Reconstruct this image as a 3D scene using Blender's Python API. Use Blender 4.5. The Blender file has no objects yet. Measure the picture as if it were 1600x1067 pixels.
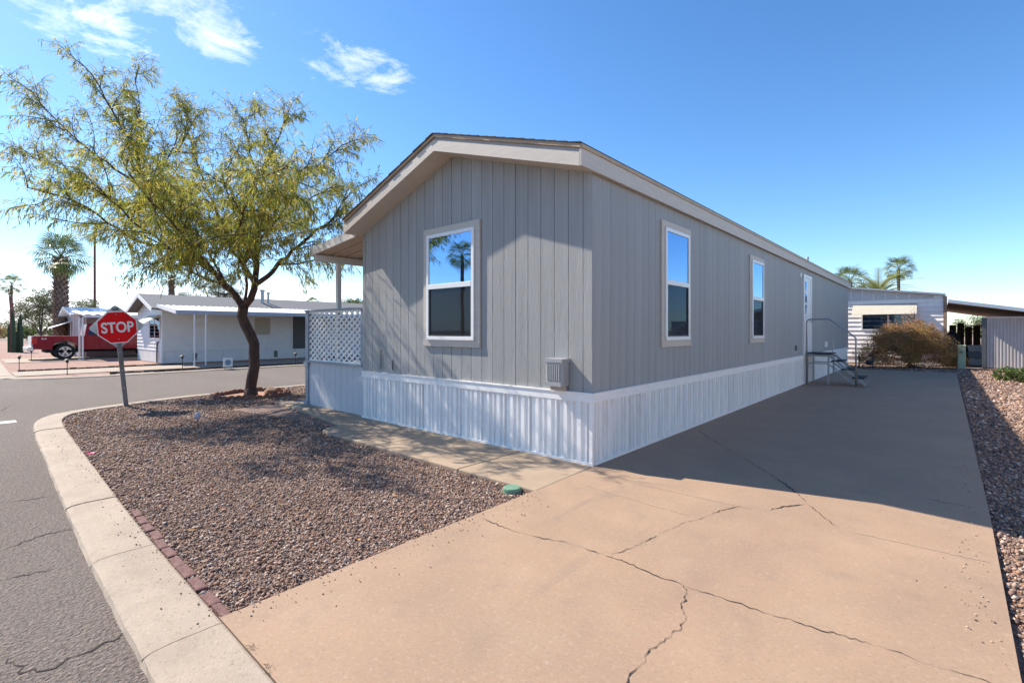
import bpy, math, random
import numpy as np
from mathutils import Vector, Matrix, Quaternion
random.seed(7); rng = np.random.default_rng(7)
scene = bpy.context.scene
COL = scene.collection
R = math.radians

# ------------------------------------------------------------------ camera
YAW = R(41.25); FPX = 765.0; HY = 516.0
CAM = Vector((2.902, -4.650, 1.5))
FWD = Vector((-math.sin(YAW), math.cos(YAW), 0)); RGT = Vector((math.cos(YAW), math.sin(YAW), 0)); UP = Vector((0, 0, 1))
cd = bpy.data.cameras.new('camera'); cam = bpy.data.objects.new('camera', cd); COL.objects.link(cam)
cam.location = CAM; cam.rotation_euler = (R(90), 0, YAW)
cd.sensor_width = 36.0; cd.lens = FPX / 1600 * 36.0; cd.shift_y = -(533.5 - HY) / 1600
cd.clip_start = 0.05; cd.clip_end = 6000
scene.camera = cam
scene.render.resolution_x = 1024; scene.render.resolution_y = 682

def ray(x, y): return FWD + RGT * ((x - 800) / FPX) + UP * ((HY - y) / FPX)
def G(x, y, z=0.0): r = ray(x, y); return CAM + r * ((z - CAM.z) / r.z)         # pixel on level ground z
def PY(x, y, Y): r = ray(x, y); return CAM + r * ((Y - CAM.y) / r.y)             # pixel on a plane Y = const
def PX(x, y, X): r = ray(x, y); return CAM + r * ((X - CAM.x) / r.x)
def DEP(x, y, d): return CAM + ray(x, y) * d

# ------------------------------------------------------------------ light
SUNV = Vector((-1.45, -0.36, 1.38)).normalized()         # towards the sun
ELEV = math.asin(SUNV.z); AZ = math.atan2(SUNV.x, SUNV.y)
sl = bpy.data.lights.new('sun', 'SUN'); sl.energy = 5.0; sl.angle = R(0.53); sl.color = (1.0, 0.915, 0.80)
sun = bpy.data.objects.new('sun', sl); COL.objects.link(sun); sun.rotation_euler = SUNV.to_track_quat('Z', 'Y').to_euler(); sun.location = (0, 0, 30)
w = bpy.data.worlds.new('World'); scene.world = w; w.use_nodes = True
nt = w.node_tree; nt.nodes.clear()
def wn(t, **k):
    n = nt.nodes.new(t)
    for a, v in k.items(): setattr(n, a, v)
    return n
sky = wn('ShaderNodeTexSky', sky_type='NISHITA', sun_disc=False, sun_elevation=ELEV, sun_rotation=AZ % (2 * math.pi))
sky.altitude = 350; sky.air_density = 0.92; sky.dust_density = 0.25; sky.ozone_density = 3.0
bg = wn('ShaderNodeBackground'); bg.inputs[1].default_value = 0.13
out = wn('ShaderNodeOutputWorld')
tc = wn('ShaderNodeTexCoord')
def wm(op, a, b=None, c=None):
    n = wn('ShaderNodeMath', operation=op)
    for i, v in enumerate((a, b, c)):
        if v is None: continue
        if isinstance(v, (int, float)): n.inputs[i].default_value = v
        else: nt.links.new(v, n.inputs[i])
    return n.outputs[0]
sep = wn('ShaderNodeSeparateXYZ'); nt.links.new(tc.outputs['Generated'], sep.inputs[0])
# cloud layer: the view direction projected on a plane overhead, thin wisps there
zc = wm('MAXIMUM', sep.outputs[2], 0.04)
pu = wm('DIVIDE', sep.outputs[0], zc); pv = wm('DIVIDE', sep.outputs[1], zc)
comb = wn('ShaderNodeCombineXYZ'); nt.links.new(pu, comb.inputs[0]); nt.links.new(pv, comb.inputs[1])
n1 = wn('ShaderNodeTexNoise'); n1.inputs['Scale'].default_value = 5.5; n1.inputs['Detail'].default_value = 10; n1.inputs['Roughness'].default_value = 0.68; n1.inputs['Distortion'].default_value = 0.35
nt.links.new(comb.outputs[0], n1.inputs['Vector'])
def cloud_at(px, py, rad, gain):
    """a ragged wisp drifting around one direction of the sky"""
    d = ray(px, py).normalized(); u, v = d.x / d.z, d.y / d.z
    vd = wn('ShaderNodeVectorMath', operation='DISTANCE'); nt.links.new(comb.outputs[0], vd.inputs[0]); vd.inputs[1].default_value = (u, v, 0)
    fall = wm('MAXIMUM', wm('SUBTRACT', 1.0, wm('DIVIDE', vd.outputs['Value'], rad)), 0.0)
    dens = wm('SUBTRACT', wm('ADD', wm('MULTIPLY', n1.outputs[0], 1.7), wm('MULTIPLY', fall, 0.6)), 1.13)
    return wm('MULTIPLY', wm('MINIMUM', wm('MAXIMUM', wm('MULTIPLY', dens, gain), 0.0), 1.0), wm('MINIMUM', wm('MULTIPLY', fall, 3.0), 1.0))
masks = [cloud_at(545, 108, 0.27, 1.25), cloud_at(590, 126, 0.2, 1.1), cloud_at(165, 42, 0.30, 1.7), cloud_at(330, 50, 0.30, 1.1), cloud_at(285, 12, 0.32, 1.1), cloud_at(85, 25, 0.26, 1.1)]
tot = masks[0]
for m_ in masks[1:]: tot = wm('MAXIMUM', tot, m_)
# low banks of white cloud near the horizon, all the way round
n2 = wn('ShaderNodeTexNoise'); n2.inputs['Scale'].default_value = 3.0; n2.inputs['Detail'].default_value = 7; n2.inputs['Roughness'].default_value = 0.55
mp = wn('ShaderNodeMapping'); mp.inputs['Scale'].default_value = (1.0, 1.0, 7.0); nt.links.new(tc.outputs['Generated'], mp.inputs[0]); nt.links.new(mp.outputs[0], n2.inputs['Vector'])
low = wm('MULTIPLY', wm('MAXIMUM', wm('SUBTRACT', 1.0, wm('DIVIDE', wm('ABSOLUTE', wm('SUBTRACT', sep.outputs[2], 0.02)), 0.085)), 0.0), 1.5)
westw = wm('MINIMUM', wm('MAXIMUM', wm('MULTIPLY', wm('SUBTRACT', wm('ADD', wm('MULTIPLY', sep.outputs[0], SUNV.x), wm('MULTIPLY', sep.outputs[1], SUNV.y)), 0.32), 3.5), 0.0), 1.0)   # a cloud bank low in the west
low = wm('MULTIPLY', wm('MULTIPLY', low, westw), wm('MINIMUM', wm('MAXIMUM', wm('MULTIPLY', wm('SUBTRACT', n2.outputs[0], 0.36), 4.0), 0.0), 1.0))
tot = wm('MINIMUM', wm('MAXIMUM', wm('MAXIMUM', tot, low), 0.0), 0.92)
mixc = wn('ShaderNodeMix', data_type='RGBA')
hsv = wn('ShaderNodeHueSaturation'); hsv.inputs['Saturation'].default_value = 1.17; hsv.inputs['Value'].default_value = 1.0
tint = wn('ShaderNodeMix', data_type='RGBA', blend_type='MULTIPLY'); tint.inputs[0].default_value = 1.0; tint.inputs[7].default_value = (0.97, 1.0, 1.03, 1)
nt.links.new(sky.outputs[0], tint.inputs[6]); nt.links.new(tint.outputs[2], hsv.inputs['Color'])
nt.links.new(tot, mixc.inputs[0]); nt.links.new(hsv.outputs[0], mixc.inputs[6]); mixc.inputs[7].default_value = (8.0, 8.0, 8.1, 1)
nt.links.new(mixc.outputs[2], bg.inputs[0]); nt.links.new(bg.outputs[0], out.inputs[0])
vs = scene.view_settings; vs.view_transform = 'Standard'; vs.look = 'None'; vs.exposure = 0.84; vs.gamma = 1.0; vs.use_curve_mapping = False

# ------------------------------------------------------------------ materials
MATS = {}
def mat(name, base, rough=0.7, var=0.0, scale=8.0, bump=0.0, bscale=60.0, stretch=None, metal=0.0, spec=0.5, island=None, transl=0.0, col2=None, detail=6, bdist=0.01, coat=0.0, coords='Object'):
    if name in MATS: return MATS[name]
    m = bpy.data.materials.new(name); m.use_nodes = True; t = m.node_tree; b = t.nodes['Principled BSDF']
    b.inputs['Roughness'].default_value = rough; b.inputs['Metallic'].default_value = metal; b.inputs['Specular IOR Level'].default_value = spec
    b.inputs['Coat Weight'].default_value = coat
    c = (*base, 1); colsock = None
    tcn = t.nodes.new('ShaderNodeTexCoord'); vec = tcn.outputs[coords]
    if stretch:
        mpn = t.nodes.new('ShaderNodeMapping'); mpn.inputs['Scale'].default_value = stretch; t.links.new(vec, mpn.inputs[0]); vec = mpn.outputs[0]
    if island:
        gi = t.nodes.new('ShaderNodeNewGeometry'); rp = t.nodes.new('ShaderNodeValToRGB'); rp.color_ramp.interpolation = 'CONSTANT' if len(island) > 4 else 'LINEAR'
        while len(rp.color_ramp.elements) < len(island): rp.color_ramp.elements.new(0.5)
        for i, e in enumerate(island):
            rp.color_ramp.elements[i].position = i / len(island) if len(island) > 4 else i / (len(island) - 1); rp.color_ramp.elements[i].color = (*e, 1)
        t.links.new(gi.outputs['Random Per Island'], rp.inputs[0]); colsock = rp.outputs[0]
    if var > 0 or col2:
        n = t.nodes.new('ShaderNodeTexNoise'); n.inputs['Scale'].default_value = scale; n.inputs['Detail'].default_value = detail; n.inputs['Roughness'].default_value = 0.6
        t.links.new(vec, n.inputs['Vector'])
        rp = t.nodes.new('ShaderNodeValToRGB'); rp.color_ramp.elements[0].position = 0.3; rp.color_ramp.elements[1].position = 0.7
        if col2: a, d = c, (*col2, 1)
        else: a, d = tuple(x * (1 - var) for x in base) + (1,), tuple(min(1, x * (1 + var)) for x in base) + (1,)
        rp.color_ramp.elements[0].color = a; rp.color_ramp.elements[1].color = d
        t.links.new(n.outputs[0], rp.inputs[0])
        if colsock:
            mx = t.nodes.new('ShaderNodeMix'); mx.data_type = 'RGBA'; mx.blend_type = 'MULTIPLY'; mx.inputs[0].default_value = 0.6
            t.links.new(colsock, mx.inputs[6]); t.links.new(rp.outputs[0], mx.inputs[7]); colsock = mx.outputs[2]
        else: colsock = rp.outputs[0]
    if colsock: t.links.new(colsock, b.inputs['Base Color'])
    else: b.inputs['Base Color'].default_value = c
    if bump > 0:
        n = t.nodes.new('ShaderNodeTexNoise'); n.inputs['Scale'].default_value = bscale; n.inputs['Detail'].default_value = 5
        t.links.new(vec, n.inputs['Vector'])
        bp = t.nodes.new('ShaderNodeBump'); bp.inputs['Strength'].default_value = bump; bp.inputs['Distance'].default_value = bdist
        t.links.new(n.outputs[0], bp.inputs['Height']); t.links.new(bp.outputs[0], b.inputs['Normal'])
    if transl > 0:
        tr = t.nodes.new('ShaderNodeBsdfTranslucent'); mxs = t.nodes.new('ShaderNodeMixShader'); mxs.inputs[0].default_value = transl
        if colsock: t.links.new(colsock, tr.inputs[0])
        else: tr.inputs[0].default_value = c
        o = t.nodes['Material Output']; t.links.new(b.outputs[0], mxs.inputs[1]); t.links.new(tr.outputs[0], mxs.inputs[2]); t.links.new(mxs.outputs[0], o.inputs[0])
    MATS[name] = m; return m

def layered(m, spots):
    """extra dirt/stain layers on a material: (colour, noise scale, threshold lo, hi, amount, stretch)"""
    t = m.node_tree; b = t.nodes['Principled BSDF']; sock = b.inputs['Base Color']
    for c, sc, lo, hi, amt, st in spots:
        prev = sock.links[0].from_socket
        tcn = t.nodes.new('ShaderNodeTexCoord'); mpn = t.nodes.new('ShaderNodeMapping'); mpn.inputs['Scale'].default_value = st; t.links.new(tcn.outputs['Object'], mpn.inputs[0])
        n = t.nodes.new('ShaderNodeTexNoise'); n.inputs['Scale'].default_value = sc; n.inputs['Detail'].default_value = 7; n.inputs['Roughness'].default_value = 0.62; t.links.new(mpn.outputs[0], n.inputs['Vector'])
        mr = t.nodes.new('ShaderNodeMapRange'); mr.inputs[1].default_value = lo; mr.inputs[2].default_value = hi; mr.inputs[4].default_value = amt; t.links.new(n.outputs[0], mr.inputs[0])
        mx = t.nodes.new('ShaderNodeMix'); mx.data_type = 'RGBA'; t.links.new(mr.outputs[0], mx.inputs[0]); t.links.new(prev, mx.inputs[6]); mx.inputs[7].default_value = (*c, 1)
        t.links.new(mx.outputs[2], sock)
    return m

def per_object(m, amt):
    """each board or panel a touch lighter or darker than its neighbours"""
    t = m.node_tree; sock = t.nodes['Principled BSDF'].inputs['Base Color']; prev = sock.links[0].from_socket
    oi = t.nodes.new('ShaderNodeObjectInfo'); mr = t.nodes.new('ShaderNodeMapRange'); mr.inputs[3].default_value = 1 - amt; mr.inputs[4].default_value = 1 + amt; t.links.new(oi.outputs['Random'], mr.inputs[0])
    hs = t.nodes.new('ShaderNodeHueSaturation'); t.links.new(mr.outputs[0], hs.inputs['Value']); t.links.new(prev, hs.inputs['Color']); t.links.new(hs.outputs[0], sock); return m
M_SIDING = layered(mat('grey_painted_siding', (0.315, 0.311, 0.30), 0.62, 0.09, 2.2, 0.9, 26, (6, 6, 0.35), bdist=0.006), [((0.37, 0.364, 0.35), 1.3, 0.48, 0.8, 0.5, (1, 1, 0.4)), ((0.24, 0.225, 0.205), 6, 0.6, 0.8, 0.35, (3, 3, 0.15))])
per_object(M_SIDING, .045)
M_GROOVE = mat('grey_siding_backing', (0.17, 0.165, 0.157), 0.8, 0.05)
M_WHITE = layered(mat('white_skirt_metal', (0.80, 0.79, 0.77), 0.42, 0.04, 5, 0.06, 30), [((0.55, 0.50, 0.44), 3.0, 0.54, 0.8, 0.5, (1, 1, 0.25)), ((0.42, 0.36, 0.30), 11, 0.62, 0.8, 0.4, (1, 1, 0.3))])
per_object(M_WHITE, .05)
M_BAND = mat('white_band_board', (0.80, 0.785, 0.76), 0.55, 0.05, 6, 0.1, 40, (1, 1, 4))
M_TRIM = mat('greige_trim_paint', (0.53, 0.47, 0.40), 0.65, 0.06, 5, 0.25, 30, (0.6, 0.6, 5))
M_DRIP = mat('tan_drip_edge', (0.42, 0.29, 0.17), 0.5, 0.12, 6)
M_SHINGLE = mat('dark_shingle', (0.055, 0.05, 0.048), 0.95, 0.3, 20, 0.6, 90)
M_VINYL = mat('white_vinyl', (0.78, 0.78, 0.76), 0.35, 0.02)
M_DARK = mat('dark_room', (0.012, 0.012, 0.013), 0.9)
M_BLIND = mat('window_blind', (0.8, 0.8, 0.77), 0.6)
M_GALV = mat('galvanised_steel', (0.36, 0.37, 0.38), 0.45, 0.12, 20, metal=0.75)
M_STEELDARK = mat('dark_grey_steel', (0.12, 0.125, 0.13), 0.5, 0.1, 15, metal=0.4)
M_TREAD = mat('black_tread', (0.03, 0.03, 0.032), 0.8, 0.2, 30)
M_PORCHGREY = mat('blue_grey_paint', (0.26, 0.29, 0.33), 0.6, 0.08, 6, 0.15, 30, (4, 4, 0.5))
M_PORCHLITE = mat('pale_grey_paint', (0.50, 0.51, 0.54), 0.6, 0.06, 6, 0.15, 30, (4, 4, 0.5))
M_LATTICE = mat('white_lattice', (0.74, 0.73, 0.71), 0.6, 0.08, 14)
M_ALU = mat('white_aluminium', (0.68, 0.66, 0.63), 0.4, 0.05, 4)
M_PANTAN = mat('tan_awning_underside', (0.52, 0.42, 0.33), 0.55, 0.08, 3)
M_VENT = mat('grey_vent_plastic', (0.33, 0.33, 0.33), 0.5, 0.06, 10)

def glass_mat(name, refl, tint):
    m = bpy.data.materials.new(name); m.use_nodes = True; t = m.node_tree; t.nodes.clear()
    o = t.nodes.new('ShaderNodeOutputMaterial'); g_ = t.nodes.new('ShaderNodeBsdfGlossy'); g_.inputs['Roughness'].default_value = 0.006; g_.inputs['Color'].default_value = (0.40, 0.63, 0.95, 1)
    tr = t.nodes.new('ShaderNodeBsdfTransparent'); tr.inputs['Color'].default_value = (*tint, 1)
    lw = t.nodes.new('ShaderNodeFresnel'); lw.inputs[0].default_value = 1.5
    ma = t.nodes.new('ShaderNodeMath'); ma.operation = 'ADD'; ma.use_clamp = True; ma.inputs[1].default_value = refl; t.links.new(lw.outputs[0], ma.inputs[0])
    nz = t.nodes.new('ShaderNodeTexNoise'); nz.inputs['Scale'].default_value = 1.4; bp = t.nodes.new('ShaderNodeBump'); bp.inputs['Strength'].default_value = 0.03; bp.inputs['Distance'].default_value = 0.03
    tcn = t.nodes.new('ShaderNodeTexCoord'); t.links.new(tcn.outputs['Object'], nz.inputs['Vector']); t.links.new(nz.outputs[0], bp.inputs['Height']); t.links.new(bp.outputs[0], g_.inputs['Normal'])
    mx = t.nodes.new('ShaderNodeMixShader'); t.links.new(ma.outputs[0], mx.inputs[0]); t.links.new(tr.outputs[0], mx.inputs[1]); t.links.new(g_.outputs[0], mx.inputs[2]); t.links.new(mx.outputs[0], o.inputs[0])
    MATS[name] = m; return m
M_GLASS = glass_mat('coated_window_glass', 0.52, (0.55, 0.6, 0.62))
M_GLASS2 = glass_mat('plain_window_glass', 0.015, (0.86, 0.88, 0.88))
M_SCREEN = mat('insect_screen', (0.012, 0.012, 0.013), 0.6); M_SCREEN.node_tree.nodes['Principled BSDF'].inputs['Alpha'].default_value = 0.30

# ------------------------------------------------------------------ mesh building
class MB:
    def __init__(s): s.v = []; s.f = []
    def poly(s, pts):
        i = len(s.v); s.v += [tuple(p) for p in pts]; s.f.append(tuple(range(i, i + len(pts)))); return s
    def hexa(s, p):
        i = len(s.v); s.v += [tuple(q) for q in p]
        s.f += [(i, i+3, i+2, i+1), (i+4, i+5, i+6, i+7), (i, i+1, i+5, i+4), (i+1, i+2, i+6, i+5), (i+2, i+3, i+7, i+6), (i+3, i, i+4, i+7)]; return s
    def box(s, x0, x1, y0, y1, z0, z1):
        x0, x1 = min(x0, x1), max(x0, x1); y0, y1 = min(y0, y1), max(y0, y1); z0, z1 = min(z0, z1), max(z0, z1)
        return s.hexa([(x0,y0,z0),(x1,y0,z0),(x1,y1,z0),(x0,y1,z0),(x0,y0,z1),(x1,y0,z1),(x1,y1,z1),(x0,y1,z1)])
    def bar(s, a, b, wd, th, up=Vector((0, 0, 1))):
        """rectangular bar from a to b: wd across, th along up"""
        a, b = Vector(a), Vector(b); d = (b - a).normalized(); x = d.cross(up).normalized(); u = x.cross(d).normalized()
        x *= wd / 2; u *= th / 2
        return s.hexa([a-x-u, a+x-u, b+x-u, b-x-u, a-x+u, a+x+u, b+x+u, b-x+u])
    def prism(s, pts, vec):
        n = len(pts); i = len(s.v); vec = Vector(vec)
        s.v += [tuple(p) for p in pts] + [tuple(Vector(p) + vec) for p in pts]
        s.f.append(tuple(range(i + n - 1, i - 1, -1))); s.f.append(tuple(range(i + n, i + 2 * n)))
        for k in range(n): k2 = (k + 1) % n; s.f.append((i + k, i + k2, i + n + k2, i + n + k))
        return s
    def tube(s, pts, rad, n=8, cap=True):
        pts = [Vector(p) for p in pts]; i0 = len(s.v); m = len(pts)
        rr = rad if hasattr(rad, '__len__') else [rad] * m
        ref = Vector((0.31, 0.17, 1)).normalized()
        px_ = None
        for k, p in enumerate(pts):
            d = (pts[min(k + 1, m - 1)] - pts[max(k - 1, 0)])
            d = d.normalized() if d.length > 1e-9 else Vector((0, 0, 1))
            if px_ is None:
                x = d.cross(ref); x = x.normalized() if x.length > 1e-4 else d.orthogonal().normalized()
            else:
                x = (px_ - d * px_.dot(d)); x = x.normalized() if x.length > 1e-6 else d.orthogonal().normalized()
            px_ = x; y = d.cross(x)
            for j in range(n):
                a = 2 * math.pi * j / n; s.v.append(tuple(p + x * (rr[k] * math.cos(a)) + y * (rr[k] * math.sin(a))))
        for k in range(m - 1):
            for j in range(n):
                j2 = (j + 1) % n; a = i0 + k * n; s.f.append((a + j, a + j2, a + n + j2, a + n + j))
        if cap: s.f.append(tuple(range(i0 + n - 1, i0 - 1, -1))); s.f.append(tuple(range(i0 + (m - 1) * n, i0 + m * n)))
        return s
    def mesh(s, name, origin=(0, 0, 0)):
        me = bpy.data.meshes.new(name); ox, oy, oz = origin
        me.from_pydata([(x - ox, y - oy, z - oz) for x, y, z in s.v], [], s.f); me.update(); return me
    def build(s, name, m, parent=None, smooth=False, origin=None):
        wo = parent.get('_o') if parent else None
        o3 = tuple(wo) if wo is not None else (tuple(origin) if origin else (0, 0, 0))
        me = s.mesh(name, o3); me.materials.append(m)
        if smooth: me.polygons.foreach_set('use_smooth', [True] * len(me.polygons))
        o = bpy.data.objects.new(name, me); COL.objects.link(o)
        if parent: o.parent = parent
        else: o.location = o3
        o['_o'] = o3
        return o
def tag(o, label, cat=None, group=None):
    o['label'] = label
    if cat: o['category'] = cat
    if group: o['group'] = group
    return o
def struct(o): o['kind'] = 'structure'; return o
def thing(name, loc, label, cat, group=None):
    o = bpy.data.objects.new(name, None); o.empty_display_size = 0.2; COL.objects.link(o); o.location = loc; o['_o'] = tuple(loc); return tag(o, label, cat, group)
def inst(name, me, loc, parent, rot=None, scl=None):
    """a child sharing mesh data; loc in world coordinates (roots are unrotated)"""
    o = bpy.data.objects.new(name, me); COL.objects.link(o); o.parent = parent
    po = parent['_o']; o.location = (loc[0] - po[0], loc[1] - po[1], loc[2] - po[2])
    if rot is not None: o.rotation_euler = rot
    if scl is not None: o.scale = scl
    return o
def bevel(o, wdt, seg=2):
    b = o.modifiers.new('bevel', 'BEVEL'); b.width = wdt; b.segments = seg; b.limit_method = 'ANGLE'; b.angle_limit = R(40); return o
def resample(path, step):
    P = [Vector(p) for p in path]; outp = []
    # Catmull-Rom through the points, then even spacing
    dense = []
    for i in range(len(P) - 1):
        p0, p1, p2, p3 = P[max(i-1, 0)], P[i], P[i+1], P[min(i+2, len(P)-1)]
        n = max(4, int((p2 - p1).length / (step * 0.5)))
        for k in range(n):
            t = k / n; dense.append(0.5 * ((2*p1) + (p2-p0)*t + (2*p0-5*p1+4*p2-p3)*t*t + (-p0+3*p1-3*p2+p3)*t**3))
    dense.append(P[-1]); outp = [dense[0]]; acc = 0
    for a, b in zip(dense, dense[1:]):
        acc += (b - a).length
        if acc >= step: outp.append(b); acc = 0
    return outp

# ================================================================== SETTING: ground, road, kerbs, slabs
M_DIRT = mat('dry_dirt', (0.27, 0.20, 0.15), 0.95, 0.25, 0.6, 0.5, 14, bdist=0.03)
M_ASPH = layered(mat('old_asphalt', (0.16, 0.125, 0.099), 0.9, 0.4, 75, 1.0, 60, bdist=0.03), [((0.215, 0.185, 0.158), 0.7, 0.42, 0.75, 0.55, (0.25, 1, 1)), ((0.09, 0.075, 0.062), 1.6, 0.58, 0.8, 0.45, (0.3, 1.4, 1)), ((0.055, 0.043, 0.035), 46, 0.5, 0.66, 0.75, (1, 1, 1)), ((0.30, 0.26, 0.225), 52, 0.56, 0.7, 0.6, (1, 1, 1))])
M_CONC = layered(mat('driveway_concrete', (0.335, 0.222, 0.143), 0.85, 0.09, 1.1, 0.25, 130, bdist=0.004), [((0.265, 0.185, 0.128), 0.9, 0.45, 0.75, 0.6, (1, 1, 1)), ((0.385, 0.275, 0.185), 2.3, 0.52, 0.8, 0.45, (1, 1, 1)), ((0.28, 0.22, 0.18), 14, 0.62, 0.8, 0.35, (1, 1, 1)), ((0.24, 0.15, 0.12), 0.35, 0.6, 0.8, 0.45, (2.2, 0.5, 1)), ((0.20, 0.135, 0.095), 60, 0.52, 0.72, 0.55, (1, 1, 1)), ((0.45, 0.345, 0.25), 38, 0.55, 0.72, 0.5, (1, 1, 1)), ((0.23, 0.165, 0.12), 3.5, 0.55, 0.75, 0.5, (1, 1, 1)), ((0.19, 0.14, 0.11), 0.8, 0.62, 0.74, 0.45, (3.0, 0.35, 1)), ((0.15, 0.10, 0.075), 5, 0.71, 0.76, 0.5, (1, 1, 1))])
M_WALK = layered(mat('walkway_concrete', (0.335, 0.25, 0.172), 0.85, 0.12, 2.0, 0.3, 120, bdist=0.004), [((0.26, 0.2, 0.15), 3.1, 0.52, 0.8, 0.5, (1, 1, 1))])
M_KERB = layered(mat('kerb_concrete', (0.345, 0.275, 0.208), 0.88, 0.13, 3.0, 0.55, 90, bdist=0.006), [((0.20, 0.165, 0.13), 8, 0.58, 0.78, 0.55, (1, 1, 1)), ((0.43, 0.37, 0.30), 1.2, 0.5, 0.8, 0.5, (1, 1, 1)), ((0.16, 0.125, 0.10), 42, 0.55, 0.72, 0.6, (1, 1, 1)), ((0.47, 0.40, 0.33), 30, 0.57, 0.72, 0.5, (1, 1, 1)), ((0.17, 0.135, 0.105), 2.2, 0.6, 0.75, 0.4, (1, 1, 1))])
M_CRACK = mat('crack_dirt', (0.035, 0.026, 0.02), 0.95, 0.3, 30)
M_GRAVELBED = mat('gravel_bed', (0.22, 0.145, 0.11), 0.95, 0.35, 45, 1.0, 70, bdist=0.02)
STONES = [(0.38, 0.24, 0.17), (0.30, 0.175, 0.125), (0.22, 0.145, 0.115), (0.43, 0.29, 0.21), (0.33, 0.195, 0.14), (0.32, 0.235, 0.19), (0.41, 0.225, 0.13), (0.155, 0.11, 0.092), (0.62, 0.50, 0.41), (0.28, 0.165, 0.12), (0.10, 0.07, 0.06), (0.50, 0.36, 0.27)]
M_STONE = mat('gravel_stone', (0.8, 0.8, 0.8), 0.85, 0.2, 30, island=STONES)
M_PINKGRAVEL = mat('far_pink_gravel', (0.33, 0.20, 0.155), 0.95, 0.3, 8, 1.0, 26, bdist=0.03)

struct(MB().poly([(-2500, -2500, -0.075), (2500, -2500, -0.075), (2500, 2500, -0.075), (-2500, 2500, -0.075)]).build('ground', M_DIRT))
rd = MB()
rd.poly([(-300, -12, -0.045), (80, -12, -0.045), (80, -2.2, -0.045), (-300, -2.2, -0.045)])
rd.poly([(-19.2, -2.2, -0.045), (-8.6, -2.2, -0.045), (-8.6, 250, -0.045), (-19.2, 250, -0.045)])
rd.poly([(-19.2, -250, -0.045), (-8.6, -250, -0.045), (-8.6, -12, -0.045), (-19.2, -12, -0.045)])
ROAD = struct(rd.build('road', M_ASPH))

KIN = [(9, -3.84), (4, -3.8), (0.77, -3.75), (-1.76, -3.71), (-5, -3.60), (-7.6, -3.50), (-8.6, -3.36), (-9.15, -3.02), (-9.47, -2.4), (-9.78, -1.6), (-9.98, -0.8), (-10.1, 1), (-10.2, 4), (-10.35, 12), (-10.5, 60)]
FIN = [(-18.35, 90), (-18.35, 8), (-18.35, 0), (-18.4, -1.6), (-18.7, -2.7), (-19.4, -3.2), (-20.6, -3.35), (-30, -3.2), (-45, -2.9), (-90, -2.4)]
def strip_path(path, step): return [Vector((p.x, p.y, 0)) for p in resample([(x, y, 0) for x, y in path], step)]
def kerb_run(name, path, sign, seglen, fine_until):
    pts = strip_path(path, 0.12)
    root = bpy.data.objects.new(name, None); COL.objects.link(root); root['_o'] = (0, 0, 0); struct(root)
    prof = [(0.0, -0.07), (0.0, -0.004), (0.012, 0.0015), (0.22, 0.0), (0.30, -0.008), (0.332, -0.022), (0.343, -0.044), (0.346, -0.07)]
    nrm = []
    for i in range(len(pts)):
        d = (pts[min(i+1, len(pts)-1)] - pts[max(i-1, 0)]).normalized(); nrm.append(Vector((-d.y, d.x, 0)) * sign)
    i = 0
    while i < len(pts) - 1:
        L = int(seglen * random.uniform(0.75, 1.25) / 0.12) if i < fine_until else 60
        j = min(i + L, len(pts) - 1); b = MB(); n = len(prof)
        dz = random.uniform(-0.006, 0.004)
        for k in range(i, j + 1):
            q = pts[k].copy()
            if k == i: q += (pts[k+1] - pts[k]).normalized() * random.choice((0.006, 0.008, 0.016))
            for o_, z_ in prof:
                jit = random.uniform(-0.005, 0.005) if o_ > 0.3 else 0
                b.v.append(tuple(q + nrm[k] * (o_ + jit) + Vector((0, 0, z_ + (dz if z_ > -0.06 else 0)))))
        m = j - i + 1
        for k in range(m - 1):
            for t in range(n - 1): a = k * n + t; f = (a, a + 1, a + n + 1, a + n); b.f.append(f if sign < 0 else f[::-1])
        b.f.append(tuple(range(n)) if sign > 0 else tuple(range(n))[::-1]); b.f.append(tuple(range((m-1)*n, m*n))[::-1] if sign > 0 else tuple(range((m-1)*n, m*n)))
        b.build('kerb_stone', M_KERB, root)
        i = j
    return root
kerb_run('kerb', KIN, 1, 1.25, 170)
kerb_run('kerb', FIN, 1, 3.0, 0)

# our lot and the lot across the street
lot = MB(); P = strip_path(KIN, 0.3)
lot.poly([(p.x, p.y, -0.035) for p in P] + [(-10.5, 90, -0.035), (60, 90, -0.035), (60, -3.9, -0.035)])
struct(lot.build('gravel_yard', M_GRAVELBED))
P = strip_path(FIN, 0.3)
struct(MB().poly([(p.x, p.y, -0.03) for p in P] + [(-90, 90, -0.03)]).build('gravel_yard', M_PINKGRAVEL))
# concrete slabs
dv = MB().prism([(0.07, -3.735, -0.045), (3.15, -3.77, -0.045), (3.16, -1.6, -0.045), (3.2, 1, -0.045), (3.3, 18.6, -0.045), (-0.06, 18.6, -0.045), (-0.06, 0.0, -0.045), (0.03, -0.06, -0.045)], (0, 0, 0.047))
DRIVE = struct(dv.build('driveway', M_CONC))
wk = MB()
def arc(cx_, cy_, r_, a0, a1, n=8): return [(cx_ + r_ * math.cos(R(a0 + (a1 - a0) * i / n)), cy_ + r_ * math.sin(R(a0 + (a1 - a0) * i / n))) for i in range(n + 1)]
walk_root = bpy.data.objects.new('walkway', None); COL.objects.link(walk_root); walk_root['_o'] = (0, 0, 0); struct(walk_root)
def slab(pts, z=0.006):
    return bevel(MB().prism([(x, y, -0.045) for x, y in pts], (0, 0, 0.045 + z)).build('paving_slab', M_WALK, walk_root), 0.012, 2)
slab([(-1.02, -1.06), (0.058, -1.07), (0.02, -0.07), (-0.06, 0.04), (-1.0, 0.04)])
slab([(-2.62, -1.055), (-1.03, -1.06), (-1.01, 0.04), (-2.6, 0.04)])
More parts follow.
